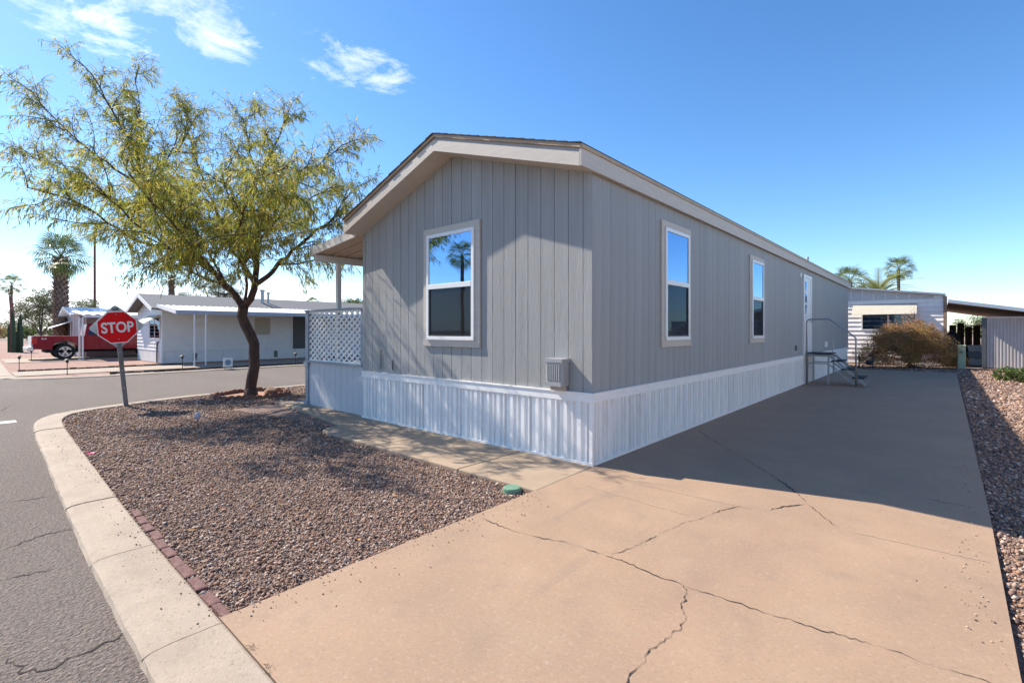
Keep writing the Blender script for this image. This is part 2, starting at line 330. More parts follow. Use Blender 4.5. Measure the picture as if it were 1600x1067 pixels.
slab(arc(-3.9, -0.72, 0.33, 180, 270) + [(-2.63, -1.055), (-2.61, 0.04), (-4.23, 0.04)])
slab([(-5.9, -0.36), (-4.24, -0.62), (-4.24, 0.1), (-5.9, 0.1)])
slab([(-7.5, -0.22), (-5.91, -0.36), (-5.91, 0.1), (-6.6, 0.4), (-7.3, 0.5)])
# across the street: two long concrete driveways
struct(bevel(MB().box(-22.3, -19.9, -3.3, 30, -0.1, -0.005).build('driveway', M_KERB), 0.01))
struct(bevel(MB().box(-34, -29.4, -3.05, 30, -0.1, -0.005).build('driveway', M_KERB), 0.01))

# cracks and joints (thin jagged ribbons of dirt lying in the surface)
def crack(name, pix, z, wmax, parent, m, jag=0.010, seg=0.022, wmin=0.12, straight=False):
    P = resample([G(x, y, z) for x, y in pix], seg) if not straight else [G(*pix[0], z).lerp(G(*pix[1], z), i / 60) for i in range(61)]
    b = MB(); wv = 0.5; L = []
    for i, p in enumerate(P):
        d = (P[min(i+1, len(P)-1)] - P[max(i-1, 0)]).normalized(); n = Vector((-d.y, d.x, 0))
        wv = min(1, max(wmin, wv + random.uniform(-0.45, 0.45))); e = min(1, i / 4 + 0.1, (len(P) - 1 - i) / 4 + 0.1)
        q = p + n * random.uniform(-jag, jag); hw = wmax * wv * e / 2
        L.append((q - n * hw, q + n * hw))
    for a, c_ in zip(L, L[1:]): b.poly([a[0], c_[0], c_[1], a[1]])
    return b.build(name, m, parent)
ZC = 0.0055
cr = [([(745,805),(800,828),(845,840),(878,845),(918,858),(950,868),(985,880),(1020,897),(1045,905),(1068,913)], .009),
      ([(1068,913),(1072,930),(1065,945),(1070,960),(1066,975),(1050,990),(1035,1000),(1015,1015),(1005,1035),(990,1045),(975,1068),(960,1090)], .012),
      ([(1068,913),(1100,925),(1150,940),(1190,955),(1230,966),(1270,980),(1310,990),(1350,1002),(1400,1017),(1440,1033),(1490,1048),(1555,1067),(1620,1085)], .007),
      ([(950,868),(985,855),(1010,845),(1035,832),(1065,818),(1100,808),(1125,797),(1160,790)], .009),
      ([(1195,798),(1225,791),(1262,787)], .016), ([(1090,672),(1130,697),(1160,715),(1195,735),(1225,755),(1245,770),(1262,787)], .014),
      ([(1262,787),(1285,805),(1310,825)], .006), ([(1350,757),(1380,765),(1430,775),(1480,785),(1540,795)], .010), ([(1268,818),(1285,820)], .012)]
for pth, wd_ in cr: crack('crack', pth, ZC, wd_, DRIVE, M_CRACK)
M_FILL = mat('joint_filler', (0.40, 0.29, 0.20), 0.9, 0.15, 12)
crack('joint', [(935, 742), (1180, 796)], ZC - .001, 0.012, DRIVE, M_FILL, 0.002, straight=True, wmin=0.5)
crack('joint', [(1330, 830), (1556, 880)], ZC - .001, 0.014, DRIVE, M_FILL, 0.002, straight=True, wmin=0.5)
crack('joint', [(912, 757), (1080, 806)], ZC - .001, 0.016, DRIVE, M_FILL, 0.002, straight=True, wmin=0.5)
for pth in ([(0, 862), (60, 838), (120, 825)], [(0, 1030), (60, 1048), (140, 1015), (205, 985)], [(0, 785), (60, 778), (110, 768)], [(0, 643), (20, 632), (45, 628)], [(0, 905), (80, 890), (110, 886)]):
    crack('crack', pth, -0.042, 0.014, ROAD, M_CRACK, 0.02)
M_PAINT = mat('worn_white_paint', (0.62, 0.60, 0.57), 0.8, 0.25, 12)
a_ = G(62, 656, -.041); struct(MB().poly([(a_.x - .3, -3.95, -.041), (a_.x, -3.95, -.041), (a_.x + .05, -7.6, -.041), (a_.x - .25, -7.6, -.041)]).build('stop_line', M_PAINT))

# ------------------------------------------------------------------ gravel stones
ICO_V = []; t_ = (1 + 5 ** .5) / 2
for a, b in ((-1, t_), (1, t_), (-1, -t_), (1, -t_)): ICO_V.append((a, b, 0))
for a, b in ((-1, t_), (1, t_), (-1, -t_), (1, -t_)): ICO_V.append((0, a, b))
for a, b in ((t_, -1), (t_, 1), (-t_, -1), (-t_, 1)): ICO_V.append((a, 0, b))
ICO_V = np.array(ICO_V) / math.sqrt(1 + t_ * t_)
ICO_F = np.array([(0,11,5),(0,5,1),(0,1,7),(0,7,10),(0,10,11),(1,5,9),(5,11,4),(11,10,2),(10,7,6),(7,1,8),(3,9,4),(3,4,2),(3,2,6),(3,6,8),(3,8,9),(4,9,5),(2,4,11),(6,2,10),(8,6,7),(9,8,1)])
OCT_V = np.array([(1, 0, 0), (-1, 0, 0), (0, 1, 0), (0, -1, 0), (0, 0, 1), (0, 0, -1)], float)
OCT_F = np.array([(0, 2, 4), (2, 1, 4), (1, 3, 4), (3, 0, 4), (2, 0, 5), (1, 2, 5), (3, 1, 5), (0, 3, 5)])
def stones(name, xy, size, zbase, m, label, low=False):
    SV, SF = (OCT_V * 1.15, OCT_F) if low else (ICO_V, ICO_F); nv = len(SV)
    n = len(xy); V = SV[None] * (1 + rng.uniform(-.28, .28, (n, nv, 1)))
    s3 = size[:, None] * np.stack([rng.uniform(.75, 1.3, n), rng.uniform(.7, 1.1, n), rng.uniform(.5, .85, n)], 1) * 0.5
    V = V * s3[:, None, :]
    # random rotation: yaw then tilt
    a = rng.uniform(0, 6.283, n); ti = rng.normal(0, .5, n); ca, sa, ct, st = np.cos(a), np.sin(a), np.cos(ti), np.sin(ti)
    y, z = V[..., 1] * ct[:, None] - V[..., 2] * st[:, None], V[..., 1] * st[:, None] + V[..., 2] * ct[:, None]
    x, y = V[..., 0] * ca[:, None] - y * sa[:, None], V[..., 0] * sa[:, None] + y * ca[:, None]
    V = np.stack([x + xy[:, 0:1], y + xy[:, 1:2], z + (zbase + rng.uniform(0, .5, n) * size)[:, None]], -1).reshape(-1, 3)
    F = (SF[None] + (np.arange(n) * nv)[:, None, None]).reshape(-1, 3)
    me = bpy.data.meshes.new(name); me.vertices.add(len(V)); me.vertices.foreach_set('co', V.ravel().astype(np.float32))
    me.loops.add(len(F) * 3); me.loops.foreach_set('vertex_index', F.ravel().astype(np.int32))
    me.polygons.add(len(F)); me.polygons.foreach_set('loop_start', (np.arange(len(F)) * 3).astype(np.int32))
    me.update(calc_edges=True); me.materials.append(m)
    o = bpy.data.objects.new(name, me); COL.objects.link(o); o['kind'] = 'stuff'; o['label'] = label; o['category'] = 'gravel'; return o
def kerb_y(x):   # kerb's inner edge under the bed
    return np.interp(x, [-9.15, -8.6, -7.6, -5, -1.76, .77], [-3.02, -3.36, -3.5, -3.6, -3.71, -3.75])
def kerb_x(y): return np.interp(y, [-3.02, -2.4, -1.6, -.8, 1, 4, 12], [-9.15, -9.47, -9.78, -9.98, -10.1, -10.2, -10.35])
def in_bed(x, y):
    ok = (y > kerb_y(x) + .015) & (x < .055) & (x > kerb_x(y) + .015)
    front = np.where(x > -3.9, -1.07, np.where(x > -4.23, -1.0 - (x + 3.9) * .9, np.where(x > -7.5, -0.62 - (x + 4.24) * -.157, 40)))
    front = np.where((x > -4.23) & (x <= -3.9), -0.78, front)
    return ok & (y < front) & ((x + 9.2) ** 2 + (y + .05) ** 2 > .72 ** 2)
def scatter(n, x0, x1, y0, y1, fn):
    p = np.stack([rng.uniform(x0, x1, n), rng.uniform(y0, y1, n)], 1); return p[fn(p[:, 0], p[:, 1])]
NEARX = -3.6
def sizes(xy, base, k): d = np.hypot(xy[:, 0] - CAM.x, xy[:, 1] - CAM.y); return np.clip(rng.lognormal(math.log(base), .38, len(xy)), base * .5, base * 2.4) * np.clip(d / k, 1, 1.6)
spill = np.concatenate([np.stack([.07 + np.abs(rng.normal(0, .16, 130)), rng.uniform(-3.7, -1.1, 130)], 1), np.stack([rng.uniform(-7, .1, 160), np.zeros(160)], 1)]); spill[130:, 1] = kerb_y(spill[130:, 0]) - np.abs(rng.normal(0, .12, 160))
spill = np.concatenate([spill, np.stack([3.12 - np.abs(rng.normal(0, .12, 120)), rng.uniform(-1.6, 3, 120)], 1)])
spill = np.concatenate([spill, np.stack([rng.uniform(-4.5, .05, 260), -.03 - np.abs(rng.normal(0, .025, 260))], 1), np.stack([.03 + np.abs(rng.normal(0, .025, 260)), rng.uniform(0, 9, 260)], 1)])
stones('gravel', spill, rng.uniform(.004, .013, len(spill)), .003, M_STONE, 'loose grit and pebbles spilled onto the concrete edges')
xy = scatter(62000, NEARX, .06, -3.8, -1.0, in_bed)
stones('gravel', xy, sizes(xy, .0135, 9), -.034, M_STONE, 'mixed pink and brown gravel bed between kerb and driveway', True)
xy = scatter(118000, -10.3, NEARX, -3.8, 4.5, in_bed)
stones('gravel', xy, sizes(xy, .0165, 9), -.034, M_STONE, 'finer far half of the gravel bed around the mesquite tree', True)
xy = scatter(34000, 3.17, 4.7, -1.8, 3.2, lambda x, y: x > 3.17 + .006 * np.maximum(y, 0) + .02)
stones('gravel', xy, sizes(xy, .016, 9), -.034, M_STONE, 'mixed brown gravel strip along the outer edge of the driveway', True)
xy = np.concatenate([scatter(42000, 3.2, 7.2, 3.2, 12, lambda x, y: x > 3.23 + .005 * y), scatter(24000, -.3, 9, 12, 21.5, lambda x, y: (x > 3.23 + .005 * y) | (y > 18.65))])
stones('gravel', xy, sizes(xy, .021, 9), -.034, M_STONE, 'sparse brown gravel yard beyond the end of the driveway', True)
# a few dry leaves lying on gravel and slab
M_LEAFDRY = mat('dry_leaf', (0.45, 0.22, 0.06), 0.8, 0.3, 20)

# red edging bricks along the kerb
M_BRICK = mat('dark_red_brick', (0.115, 0.05, 0.045), 0.9, 0.3, 18, 0.8, 60, col2=(0.20, 0.11, 0.095), bdist=0.01)
edg = thing('brick_edging', (-3, -3.6, 0), 'row of sunken dark red edging bricks between kerb and gravel', 'edging')
bme = MB().box(-.1, .1, -.03, .03, -.05, -.004).mesh('brick'); bme.materials.append(M_BRICK)
KP = strip_path(KIN, 0.02); acc = 0; last = None
for i in range(1, len(KP) - 1):
    p = KP[i]
    if p.x > 0.0 or p.x < -6.3: continue
    if last is None or (p - last).length > 0.198:
        d = (KP[i+1] - KP[i-1]).normalized(); n = Vector((d.y, -d.x, 0)) * 1
        o = inst('brick', bme, p + n * random.uniform(.045, .06) + Vector((0, 0, random.uniform(-.016, -.004) - (.022 if p.x < -2.2 else 0))), edg, (random.uniform(-.06, .06), random.uniform(-.03, .03), math.atan2(d.y, d.x) + random.uniform(-.05, .05)), (random.uniform(.95, .99), random.uniform(.85, 1.15), 1))
        bevel(o, .012, 2); last = p

# ================================================================== THE GREY MOBILE HOME
HW = 4.60; HL = 19.75
home = thing('mobile_home', (-2.3, 9.9, 0), 'long grey vertical-sided mobile home with white ribbed skirting and low gable roof', 'mobile home')
RX, RZ = -2.305, 4.185; ER, EZR = 0.055, 3.46; EL, EZL = -4.64, 3.36
def rooftop(x): return RZ + (EZR - RZ) * (x - RX) / (ER - RX) if x > RX else RZ + (EZL - RZ) * (x - RX) / (EL - RX)
TH = 0.235
# wall core behind the boards
core = MB().prism([(-HW + .015, .014, .70), (-.014, .014, .70), (-.014, .014, rooftop(0) - .22), (RX, .014, RZ - .22), (-HW + .015, .014, rooftop(-HW) - .22)], (0, HL - .03, 0)).build('wall', M_GROOVE, home)
grooves = [0.0] + [-.117 - .1995 * k for k in range(23) if -.117 - .1995 * k > -HW + .05] + [-HW]
for a, b in zip(grooves, grooves[1:]):
    gi_ = grooves.index(a); x1, x0 = a - (.0035 if gi_ % 6 else .007) if a < 0 else 0, b + .0035
    top = [(x1, 0, rooftop(x1) - .2)] + ([(RX, 0, RZ - .2)] if x0 < RX < x1 else []) + [(x0, 0, rooftop(x0) - .2)]
    MB().prism([(x0, 0, .775), (x1, 0, .775)] + top, (0, .013, 0)).build('siding_board', M_SIDING, core)
sb = {}
y = 0.0
k = 0
while y < HL - .01:
    wdt = min(.1995, HL - y); key = round(wdt, 3)
    if key not in sb:
        me = MB().box(-.013, 0, .002, wdt - .002, .775, 3.3).mesh('siding_board'); me.materials.append(M_SIDING); sb[key] = me
    o = inst('siding_board', sb[key], (0 + (0.0006 * (k % 3)), max(y, .0135) if y == 0 else y, 0), core); y += wdt; k += 1
# far-side and left-side wall skins (never seen from the street corner)
MB().box(-HW, -HW + .013, .014, HL, .775, 3.2).build('side_panel', M_SIDING, core)
MB().prism([(-HW, HL, .775), (0, HL, .775), (0, HL, rooftop(0) - .2), (RX, HL, RZ - .2), (-HW, HL, rooftop(-HW) - .2)], (0, .012, 0)).build('end_panel', M_SIDING, core)
# skirting
prof = [(0, 0), (.018, 0), (.026, .024), (.044, .024), (.052, 0), (.098, 0), (.106, .024), (.158, .024), (.166, 0), (.205, 0), (.213, .024), (.229, .024), (.237, 0), (.285, 0), (.293, .024), (.335, .024), (.343, 0), (.388, 0), (.394, .008), (.41, .008)]
def skirt_mesh(along):
    b = MB()
    for u, o_ in prof:
        for z in (.015, .71): b.v.append((-u, -o_, z) if along == 'x' else (o_, u, z))
    for i in range(len(prof) - 1): b.f.append((2*i, 2*i+2, 2*i+3, 2*i+1) if along == 'y' else (2*i, 2*i+1, 2*i+3, 2*i+2))
    me = b.mesh('skirt_panel'); me.materials.append(M_WHITE); return me
mx_, my_ = skirt_mesh('x'), skirt_mesh('y')
skirt = MB().box(-HW + .03, -.03, .03, HL, .0, .75).build('skirt', M_GROOVE, home)
for k in range(11): inst('skirt_panel', mx_, (-.03 - k * .414, .004 + random.uniform(0, .003), random.uniform(-.004, .003)), skirt, (random.uniform(-.006, .006), random.uniform(-.003, .003), random.uniform(-.006, .006)))
for k in range(47): inst('skirt_panel', my_, (-.004 - random.uniform(0, .003), .03 + k * .414, random.uniform(-.004, .003)), skirt, (random.uniform(-.003, .003), random.uniform(-.006, .006), random.uniform(-.006, .006)))
MB().box(-.028, .014, -.014, .028, .012, .71).build('corner_post', M_WHITE, skirt)
rail = MB().box(-HW, .02, -.022, .012, .002, .035).box(-.012, .022, .013, HL - .2, .002, .035).build('bottom_rail', M_WHITE, skirt)
band = MB()
band.box(-HW, -2.6, -.024, .013, .70, .792); band.box(-2.597, .026, -.024, .013, .70, .792); band.box(-.013, .026, .0135, HL, .70, .792)
band.build('band_board', M_BAND, home)
cap = MB().box(-HW, .036, -.034, .0, .7925, .806).box(.0, .036, .0005, HL, .7925, .806).build('band_cap', M_BAND, home)
# roof
OV = 0.31; Y0, Y1 = -OV, HL + .2
rs = MB()
for xa, za, xb, zb in ((RX, RZ, ER, EZR), (EL, EZL, RX, RZ)):
    rs.hexa([(xa, Y0 + .02, za - TH), (xb, Y0 + .02, zb - TH), (xb, Y1, zb - TH), (xa, Y1, za - TH), (xa, Y0 + .02, za - .03), (xb, Y0 + .02, zb - .03), (xb, Y1, zb - .03), (xa, Y1, za - .03)])
roof = rs.build('roof', M_TRIM, home)
def strip(name, m, xa, za, xb, zb, d0, d1, y0, y1):
    return MB().hexa([(xa, y0, za - d1), (xb, y0, zb - d1), (xb, y1, zb - d1), (xa, y1, za - d1), (xa, y0, za - d0), (xb, y0, zb - d0), (xb, y1, zb - d0), (xa, y1, za - d0)]).build(name, m, roof)
for xa, za, xb, zb in ((RX, RZ, ER, EZR), (EL, EZL, RX, RZ)):
    strip('rake_board', M_TRIM, xa, za, xb, zb, .095, TH + .004, Y0 - .022, Y0 + .021)
    strip('rake_fascia', mat('grey_fascia_paint', (0.36, 0.355, 0.35), .65, .05), xa, za, xb, zb, .05, .0955, Y0 + .002, Y0 + .03)
    strip('drip_edge', M_DRIP, xa, za, xb + (.012 if xb > 0 else 0), zb, .012, .05, Y0 - .03, Y0 + .03)
    # shingles: overlapping courses, each one proud of the next
    n = 16; up = xb if xa < RX - 1 else xa
    for k in range(n):
        t0, t1 = k / n, (k + 1.15) / n
        xs0, xs1 = (ER + (RX - ER) * t0, ER + (RX - ER) * min(t1, 1)) if xb > 0 else (EL + (RX - EL) * t0, EL + (RX - EL) * min(t1, 1))
        f = lambda x: rooftop(x)
        e0 = .02 if (k == 0) else 0
        sgn = 1 if xb > 0 else -1
        yj = Y0 - .04 - random.uniform(0, .012)
        p = [(xs0 + sgn * e0, f(xs0) + .004), (xs1, f(xs1) - .004), (xs1, f(xs1) - .012), (xs0 + sgn * e0, f(xs0) - .012)]
        MB().prism([(x, yj, z + .004) for x, z in (p if sgn < 0 else p[::-1])], (0, Y1 - yj, 0)).build('shingle_course', M_SHINGLE, roof)
MB().box(ER - .004, ER + .02, Y0 - .02, Y1, EZR - TH, EZR - .055).build('fascia', M_TRIM, roof)
MB().box(ER - .004, ER + .034, Y0 - .025, Y1, EZR - .054, EZR - .014).build('drip_edge', M_DRIP, roof)
MB().box(EL - .02, EL + .004, Y0 - .02, Y1, EZL - TH, EZL - .055).build('fascia', M_TRIM, roof)
p = PX(1262, 408, -.6); MB().tube([(-.6, p.y, 3.4), (-.6, p.y, 4.0)], .03, 10).tube([(-.6, p.y, 3.98), (-.6, p.y, 4.05)], .042, 10).build('vent_pipe', mat('tan_pipe', (.55, .45, .38), .6), roof)

def window(parent, face, u0, u1, z0, z1, mid, blinds=True):
    """u runs along X on the front face, along Y on the side face; d is the distance proud of the wall"""
    def bx(b, ua, ub, za, zb, d0, d1): return b.box(ua, ub, -d1, -d0, za, zb) if face == 'x' else b.box(d0, d1, ua, ub, za, zb)
    T, F_ = .095, .05
    win = bx(MB(), u0 + .02, u1 - .02, z0 + .02, z1 - .02, .0008, .004).build('window', M_DARK, parent)
    tr = MB(); bx(tr, u0, u1, z1 - T, z1, .0009, .03); bx(tr, u0, u1, z0, z0 + T, .0009, .032); bx(tr, u0, u0 + T, z0 + T, z1 - T, .0009, .0295); bx(tr, u1 - T, u1, z0 + T, z1 - T, .0009, .0295)
    bevel(tr.build('casing', M_TRIM, win), .004)
    a0, a1, b0, b1 = u0 + T - .004, u1 - T + .004, z0 + T - .002, z1 - T + .002
    fr = MB(); bx(fr, a0, a1, b1 - F_, b1, .0305, .052); bx(fr, a0, a1, b0, b0 + F_, .0325, .056); bx(fr, a0, a0 + F_, b0 + F_, b1 - F_, .0305, .0515); bx(fr, a1 - F_, a1, b0 + F_, b1 - F_, .0305, .0515); bx(fr, a0 + F_, a1 - F_, mid - .035, mid + .035, .0305, .054)
    bevel(fr.build('frame', M_VINYL, win), .004)
    bx(MB(), a0 + F_ - .005, a1 - F_ + .005, mid + .03, b1 - F_ + .005, .034, .038).build('pane', M_GLASS, win)
    bx(MB(), a0 + F_ - .005, a1 - F_ + .005, b0 + F_ - .005, mid - .03, .026, .030).build('pane', M_GLASS2, win)
    ua, ub, za, zb = a0 + F_ + .012, a1 - F_ - .012, b0 + F_ + .012, mid - .036; sc = MB().poly([(u, -.0405, z) if face == 'x' else (.0405, u, z) for u, z in ((ua, za), (ub, za), (ub, zb), (ua, zb))]).build('insect_screen', M_SCREEN, win)
    sf = MB(); q0, q1, r0, r1 = a0 + F_ + .001, a1 - F_ - .001, b0 + F_ + .001, mid - .0355
    bx(sf, q0, q1, r0, r0 + .016, .0385, .046); bx(sf, q0, q0 + .016, r0 + .016, r1, .0385, .046); bx(sf, q1 - .016, q1, r0 + .016, r1, .0385, .046); sf.build('screen_frame', M_STEELDARK, sc)
    if blinds:
        bl = MB(); z = b0 + F_ + .02
        while z < b1 - F_ - .01: bx(bl, a0 + F_ + .01, a1 - F_ - .01, z, z + .026, .008, .014); z += .05
        bl.build('blind', M_BLIND, win)
    return win
window(home, 'x', -2.909, -1.728, 1.268, 2.985, 2.13)
window(home, 'y', 1.741, 2.776, 1.266, 3.02, 2.17)
window(home, 'y', 5.858, 6.888, 1.242, 3.015, 2.15)
# side door
DY0, DY1 = 10.955, 12.05
dcase = MB().box(.0005, .032, DY0, DY0 + .09, .81, 3.0).box(.0005, .032, DY1 - .09, DY1, .81, 3.0).box(.0005, .033, DY0, DY1, 3.0005, 3.06)
door = MB().box(.0004, .014, DY0 + .09, DY1 - .09, .81, 3.0).build('door', mat('white_door', (.72, .72, .70), .4), home)
dcase.build('casing', M_VINYL, door)
for r_ in range(3): MB().box(.0145, .018, DY0 + .24, DY0 + .44, 1.95 + r_ * .33, 2.22 + r_ * .33).build('pane', M_GLASS2, door)
MB().tube([(.015, DY1 - .17, 1.75), (.06, DY1 - .17, 1.75)], .014, 8).tube([(.055, DY1 - .17, 1.75), (.07, DY1 - .17, 1.75)], .028, 10).build('door_knob', M_GALV, door)
# exterior details
ow = PX(1243, 544, 0); MB().box(.0006, .035, ow.y - .07, ow.y + .05, ow.z - .06, ow.z + .07).build('outlet_box', M_STEELDARK, home)
ll = PX(1250, 430, 0); MB().box(.0006, .03, ll.y - .05, ll.y + .05, ll.z - .05, ll.z + .06).build('porch_light', M_VINYL, home)
wl = PX(1290, 540, 0); MB().box(.0006, .03, wl.y - .2, wl.y + .2, wl.z - .04, wl.z + .13).build('wall_vent', M_VINYL, home)
# vent hood on the front wall
va, vb = PY(861, 583, 0), PY(896, 583, 0); vx0, vx1 = va.x + .03, vb.x - .05
vz0, vz1 = 0.84, 1.165
hood = MB().box(vx0, vx1, -.15, -.0005, vz0 + .02, vz1).build('vent_hood', M_VENT, home); bevel(hood, .025, 3)
lv = 7
for k in range(lv):
    cx_ = vx0 + .025 + (vx1 - vx0 - .05) * (k + .5) / lv
    MB().bar((cx_, -.155, vz0 + .085), (cx_, -.155, vz1 - .055), .014, .022, Vector((0, 1, 0))).build('louvre', M_VENT, hood)
MB().box(vx0 + .01, vx1 - .01, -.165, -.151, vz0 + .025, vz0 + .075).build('lower_lip', M_VENT, hood)
MB().box(vx0 - .006, vx1 + .006, -.162, -.0008, vz1 - .03, vz1 + .012).build('cover', M_VENT, hood)
MB().box(vx0 + .03, vx1 - .02, -.10, -.036, vz0 - .028, vz0 + .02).build('vent_base', mat('rusty_beige', (.4, .33, .28), .7, .2, 20), hood)
# two cable stubs on the front wall
for px_, py0, py1 in ((596, 546, 576), (614, 562, 578)):
    a, b = PY(px_, py0, 0), PY(px_, py1, 0); MB().tube([(a.x, -.0, a.z), (a.x, -.012, a.z - .03), (b.x + .005, -.012, b.z)], .006, 6).build('cable', M_TREAD, home)

# ------------------------------------------------------------------ metal steps with a handrail
st = thing('entry_steps', (.6, 11.55, 0), 'grey metal entry steps with black treads and tube handrail below side door', 'steps')
PZ = .87; SY0, SY1 = 11.08, 12.02
bevel(MB().box(.04, .64, SY0, SY1, PZ - .03, PZ).build('platform', M_TREAD, st), .01)
for yy in (SY0 + .04, SY1 - .04):
    fr = MB()
    for x in (.08, .58): fr.box(x - .02, x + .02, yy - .02, yy + .02, .003, PZ - .051)
    fr.bar((.08, yy, PZ - .075), (.6, yy, PZ - .075), .035, .045); fr.bar((.1, yy, .58), (.56, yy, .58), .03, .03); fr.build('side_frame', M_GALV, st)
for yy in (SY0 + .05, SY1 - .05):
    MB().bar((.6, yy, PZ - .06), (1.42, yy, .05), .035, .055).bar((.6, yy, .56), (1.2, yy, .03), .03, .035).build('stringer', M_GALV, st)
for k in range(3):
    xx = .64 + k * .235; zz = PZ - .19 - k * .215
    bevel(MB().box(xx, xx + .27, SY0 + .03, SY1 - .03, zz - .035, zz).build('tread', M_TREAD, st), .008)
yy = SY0 + .0
pts = [(.07, yy, .003), (.07, yy, PZ + .82), (.08, yy, PZ + .88), (.11, yy, PZ + .92), (.17, yy, PZ + .935), (.56, yy, PZ + .935), (.61, yy, PZ + .925), (.66, yy, PZ + .89), (1.17, yy, PZ + .46), (1.2, yy, PZ + .42), (1.205, yy, PZ + .37), (1.205, yy, .003)]
MB().tube(pts, .021, 10).build('handrail', M_GALV, st, smooth=True)
MB().tube([(.56, SY1 - .04, PZ), (.56, SY1 - .04, PZ + .3)], .014, 8).build('stub_post', M_GALV, st)

# ------------------------------------------------------------------ porch screen and patio awning on the left side
ps = thing('porch_screen', (-5.65, .1, 0), 'white diagonal lattice privacy screen over pale boards between blue grey posts', 'privacy screen')
PXL, PXR, PYp = -6.72, -4.70, .07
for x, m_ in ((PXL, M_PORCHGREY), (PXR + .02, M_PORCHGREY)):
    bevel(MB().box(x - .06, x + .06, PYp - .03, PYp + .09, .007 if x < -6 else .88, 1.87).build('post', m_, ps), .006)
bevel(MB().box(PXL - .07, PXR + .07, PYp - .045, PYp + .1, 1.8705, 1.905).build('top_rail', M_PORCHGREY, ps), .004)
MB().box(PXL - .02, PXR + .06, PYp - .06, PYp + .1, .862, .896).build('middle_rail', M_PORCHGREY, ps)
MB().box(PXL - .085, PXL + .085, PYp - .05, PYp + .11, .78, .86).build('post_collar', M_PORCHGREY, ps)
MB().box(PXL - .08, PXL + .08, PYp - .05, PYp + .11, .007, .09).build('post_base', M_PORCHGREY, ps)
nb = 10; bw = (PXR + .09 - PXL - .065) / nb
for k in range(nb):
    x0 = PXL + .065 + k * bw; MB().box(x0 + .003, x0 + bw - .003, PYp - .005 - (.012 if k == nb - 1 else 0), PYp + .015, .008, .861).build('board', M_PORCHLITE, ps)
MB().box(PXL + .06, PXR + .09, PYp + .0155, PYp + .03, .02, .86).build('backing', M_PORCHLITE, ps)
lx0, lx1, lz0, lz1 = PXL + .065, PXR - .045, .90, 1.868
def clip_diag(c_, sgn):
    """diagonal z = lz0 + sgn*0.64*(x-lx0) + c, clipped to the lattice opening"""
    k_ = .64 * sgn; pts = []
    for x in (lx0, lx1):
        z = lz0 + c_ + k_ * (x - lx0)
        if lz0 <= z <= lz1: pts.append((x, z))
    for z in (lz0, lz1):
        x = lx0 + (z - lz0 - c_) / k_
        if lx0 < x < lx1: pts.append((x, z))
    pts = sorted(set((round(a, 4), round(b, 4)) for a, b in pts)); return (pts[0], pts[-1]) if len(pts) >= 2 else None
step = (lx1 - lx0) / 10.5 * .64
for sgn, d in ((1, 0.0), (-1, .0085)):
    c0 = -(lx1 - lx0) * .64 if sgn > 0 else 0
    for k in range(60):
        c_ = c0 + (k + .5) * step
        q = clip_diag(c_, sgn)
        if q and math.dist(q[0], q[1]) > .05: MB().bar((q[0][0], PYp + d, q[0][1]), (q[1][0], PYp + d, q[1][1]), .008, .034, Vector((0, 0, 1))).build('lattice_slat', M_LATTICE, ps)
MB().box(lx0 - .002, lx1 + .002, PYp - .012, PYp - .0045, lz0 - .003, lz0 + .03).box(lx0 - .002, lx1 + .002, PYp - .012, PYp - .0045, lz1 - .03, lz1).build('lattice_trim', M_LATTICE, ps)

aw = thing('patio_awning', (-5.4, 3.5, 0), 'white aluminium patio awning with ribbed tan underside along the side wall', 'awning')
AX0, AX1, AZ0, AZ1 = -4.62, -6.15, 3.13, 2.96
AY0, AY1 = -.12, 8.4
def az(x): return AZ0 + (AZ1 - AZ0) * (x - AX0) / (AX1 - AX0)
npan = 28; pw = (AY1 - AY0) / npan
pm = MB()
for q in ((0, .0), (.02, -.045), (.05, -.045), (.07, 0), (pw, 0)): pass
pr = [(0, 0), (.02, .05), (.05, .05), (.07, 0), (pw * .5, .0), (pw * .5 + .012, .008), (pw * .5 + .03, .008), (pw * .5 + .042, 0), (pw, 0)]
for u, h in pr: pm.v += [(AX0, u, az(AX0) + h), (AX1, u, az(AX1) + h)]
for i in range(len(pr) - 1): pm.f.append((2*i, 2*i+1, 2*i+3, 2*i+2))
pme = pm.mesh('roof_pan'); pme.materials.append(M_PANTAN)
for k in range(npan): inst('roof_pan', pme, (0, AY0 + k * pw, 0), aw)
MB().hexa([(AX1 - .02, AY0 - .03, az(AX1) - .04), (AX0, AY0 - .03, az(AX0) - .04), (AX0, AY0, az(AX0) - .04), (AX1 - .02, AY0, az(AX1) - .04), (AX1 - .02, AY0 - .03, az(AX1) + .11), (AX0, AY0 - .03, az(AX0) + .11), (AX0, AY0, az(AX0) + .11), (AX1 - .02, AY0, az(AX1) + .11)]).build('front_fascia', M_ALU, aw)
MB().box(AX1 - .04, AX1, AY0 - .03, AY1, AZ1 - .05, AZ1 + .12).build('gutter', M_ALU, aw)
MB().box(AX1 + .03, AX1 + .09, AY0 + .02, AY1, AZ1 - .14, AZ1 - .02).build('beam', M_ALU, aw)
for k in range(3):
    yp = PX(529, 440, AX1 + .06).y + k * 3.3
    MB().box(AX1 + .02, AX1 + .1, yp - .04, yp + .04, .003, AZ1 - .141).build('post', M_ALU, aw)

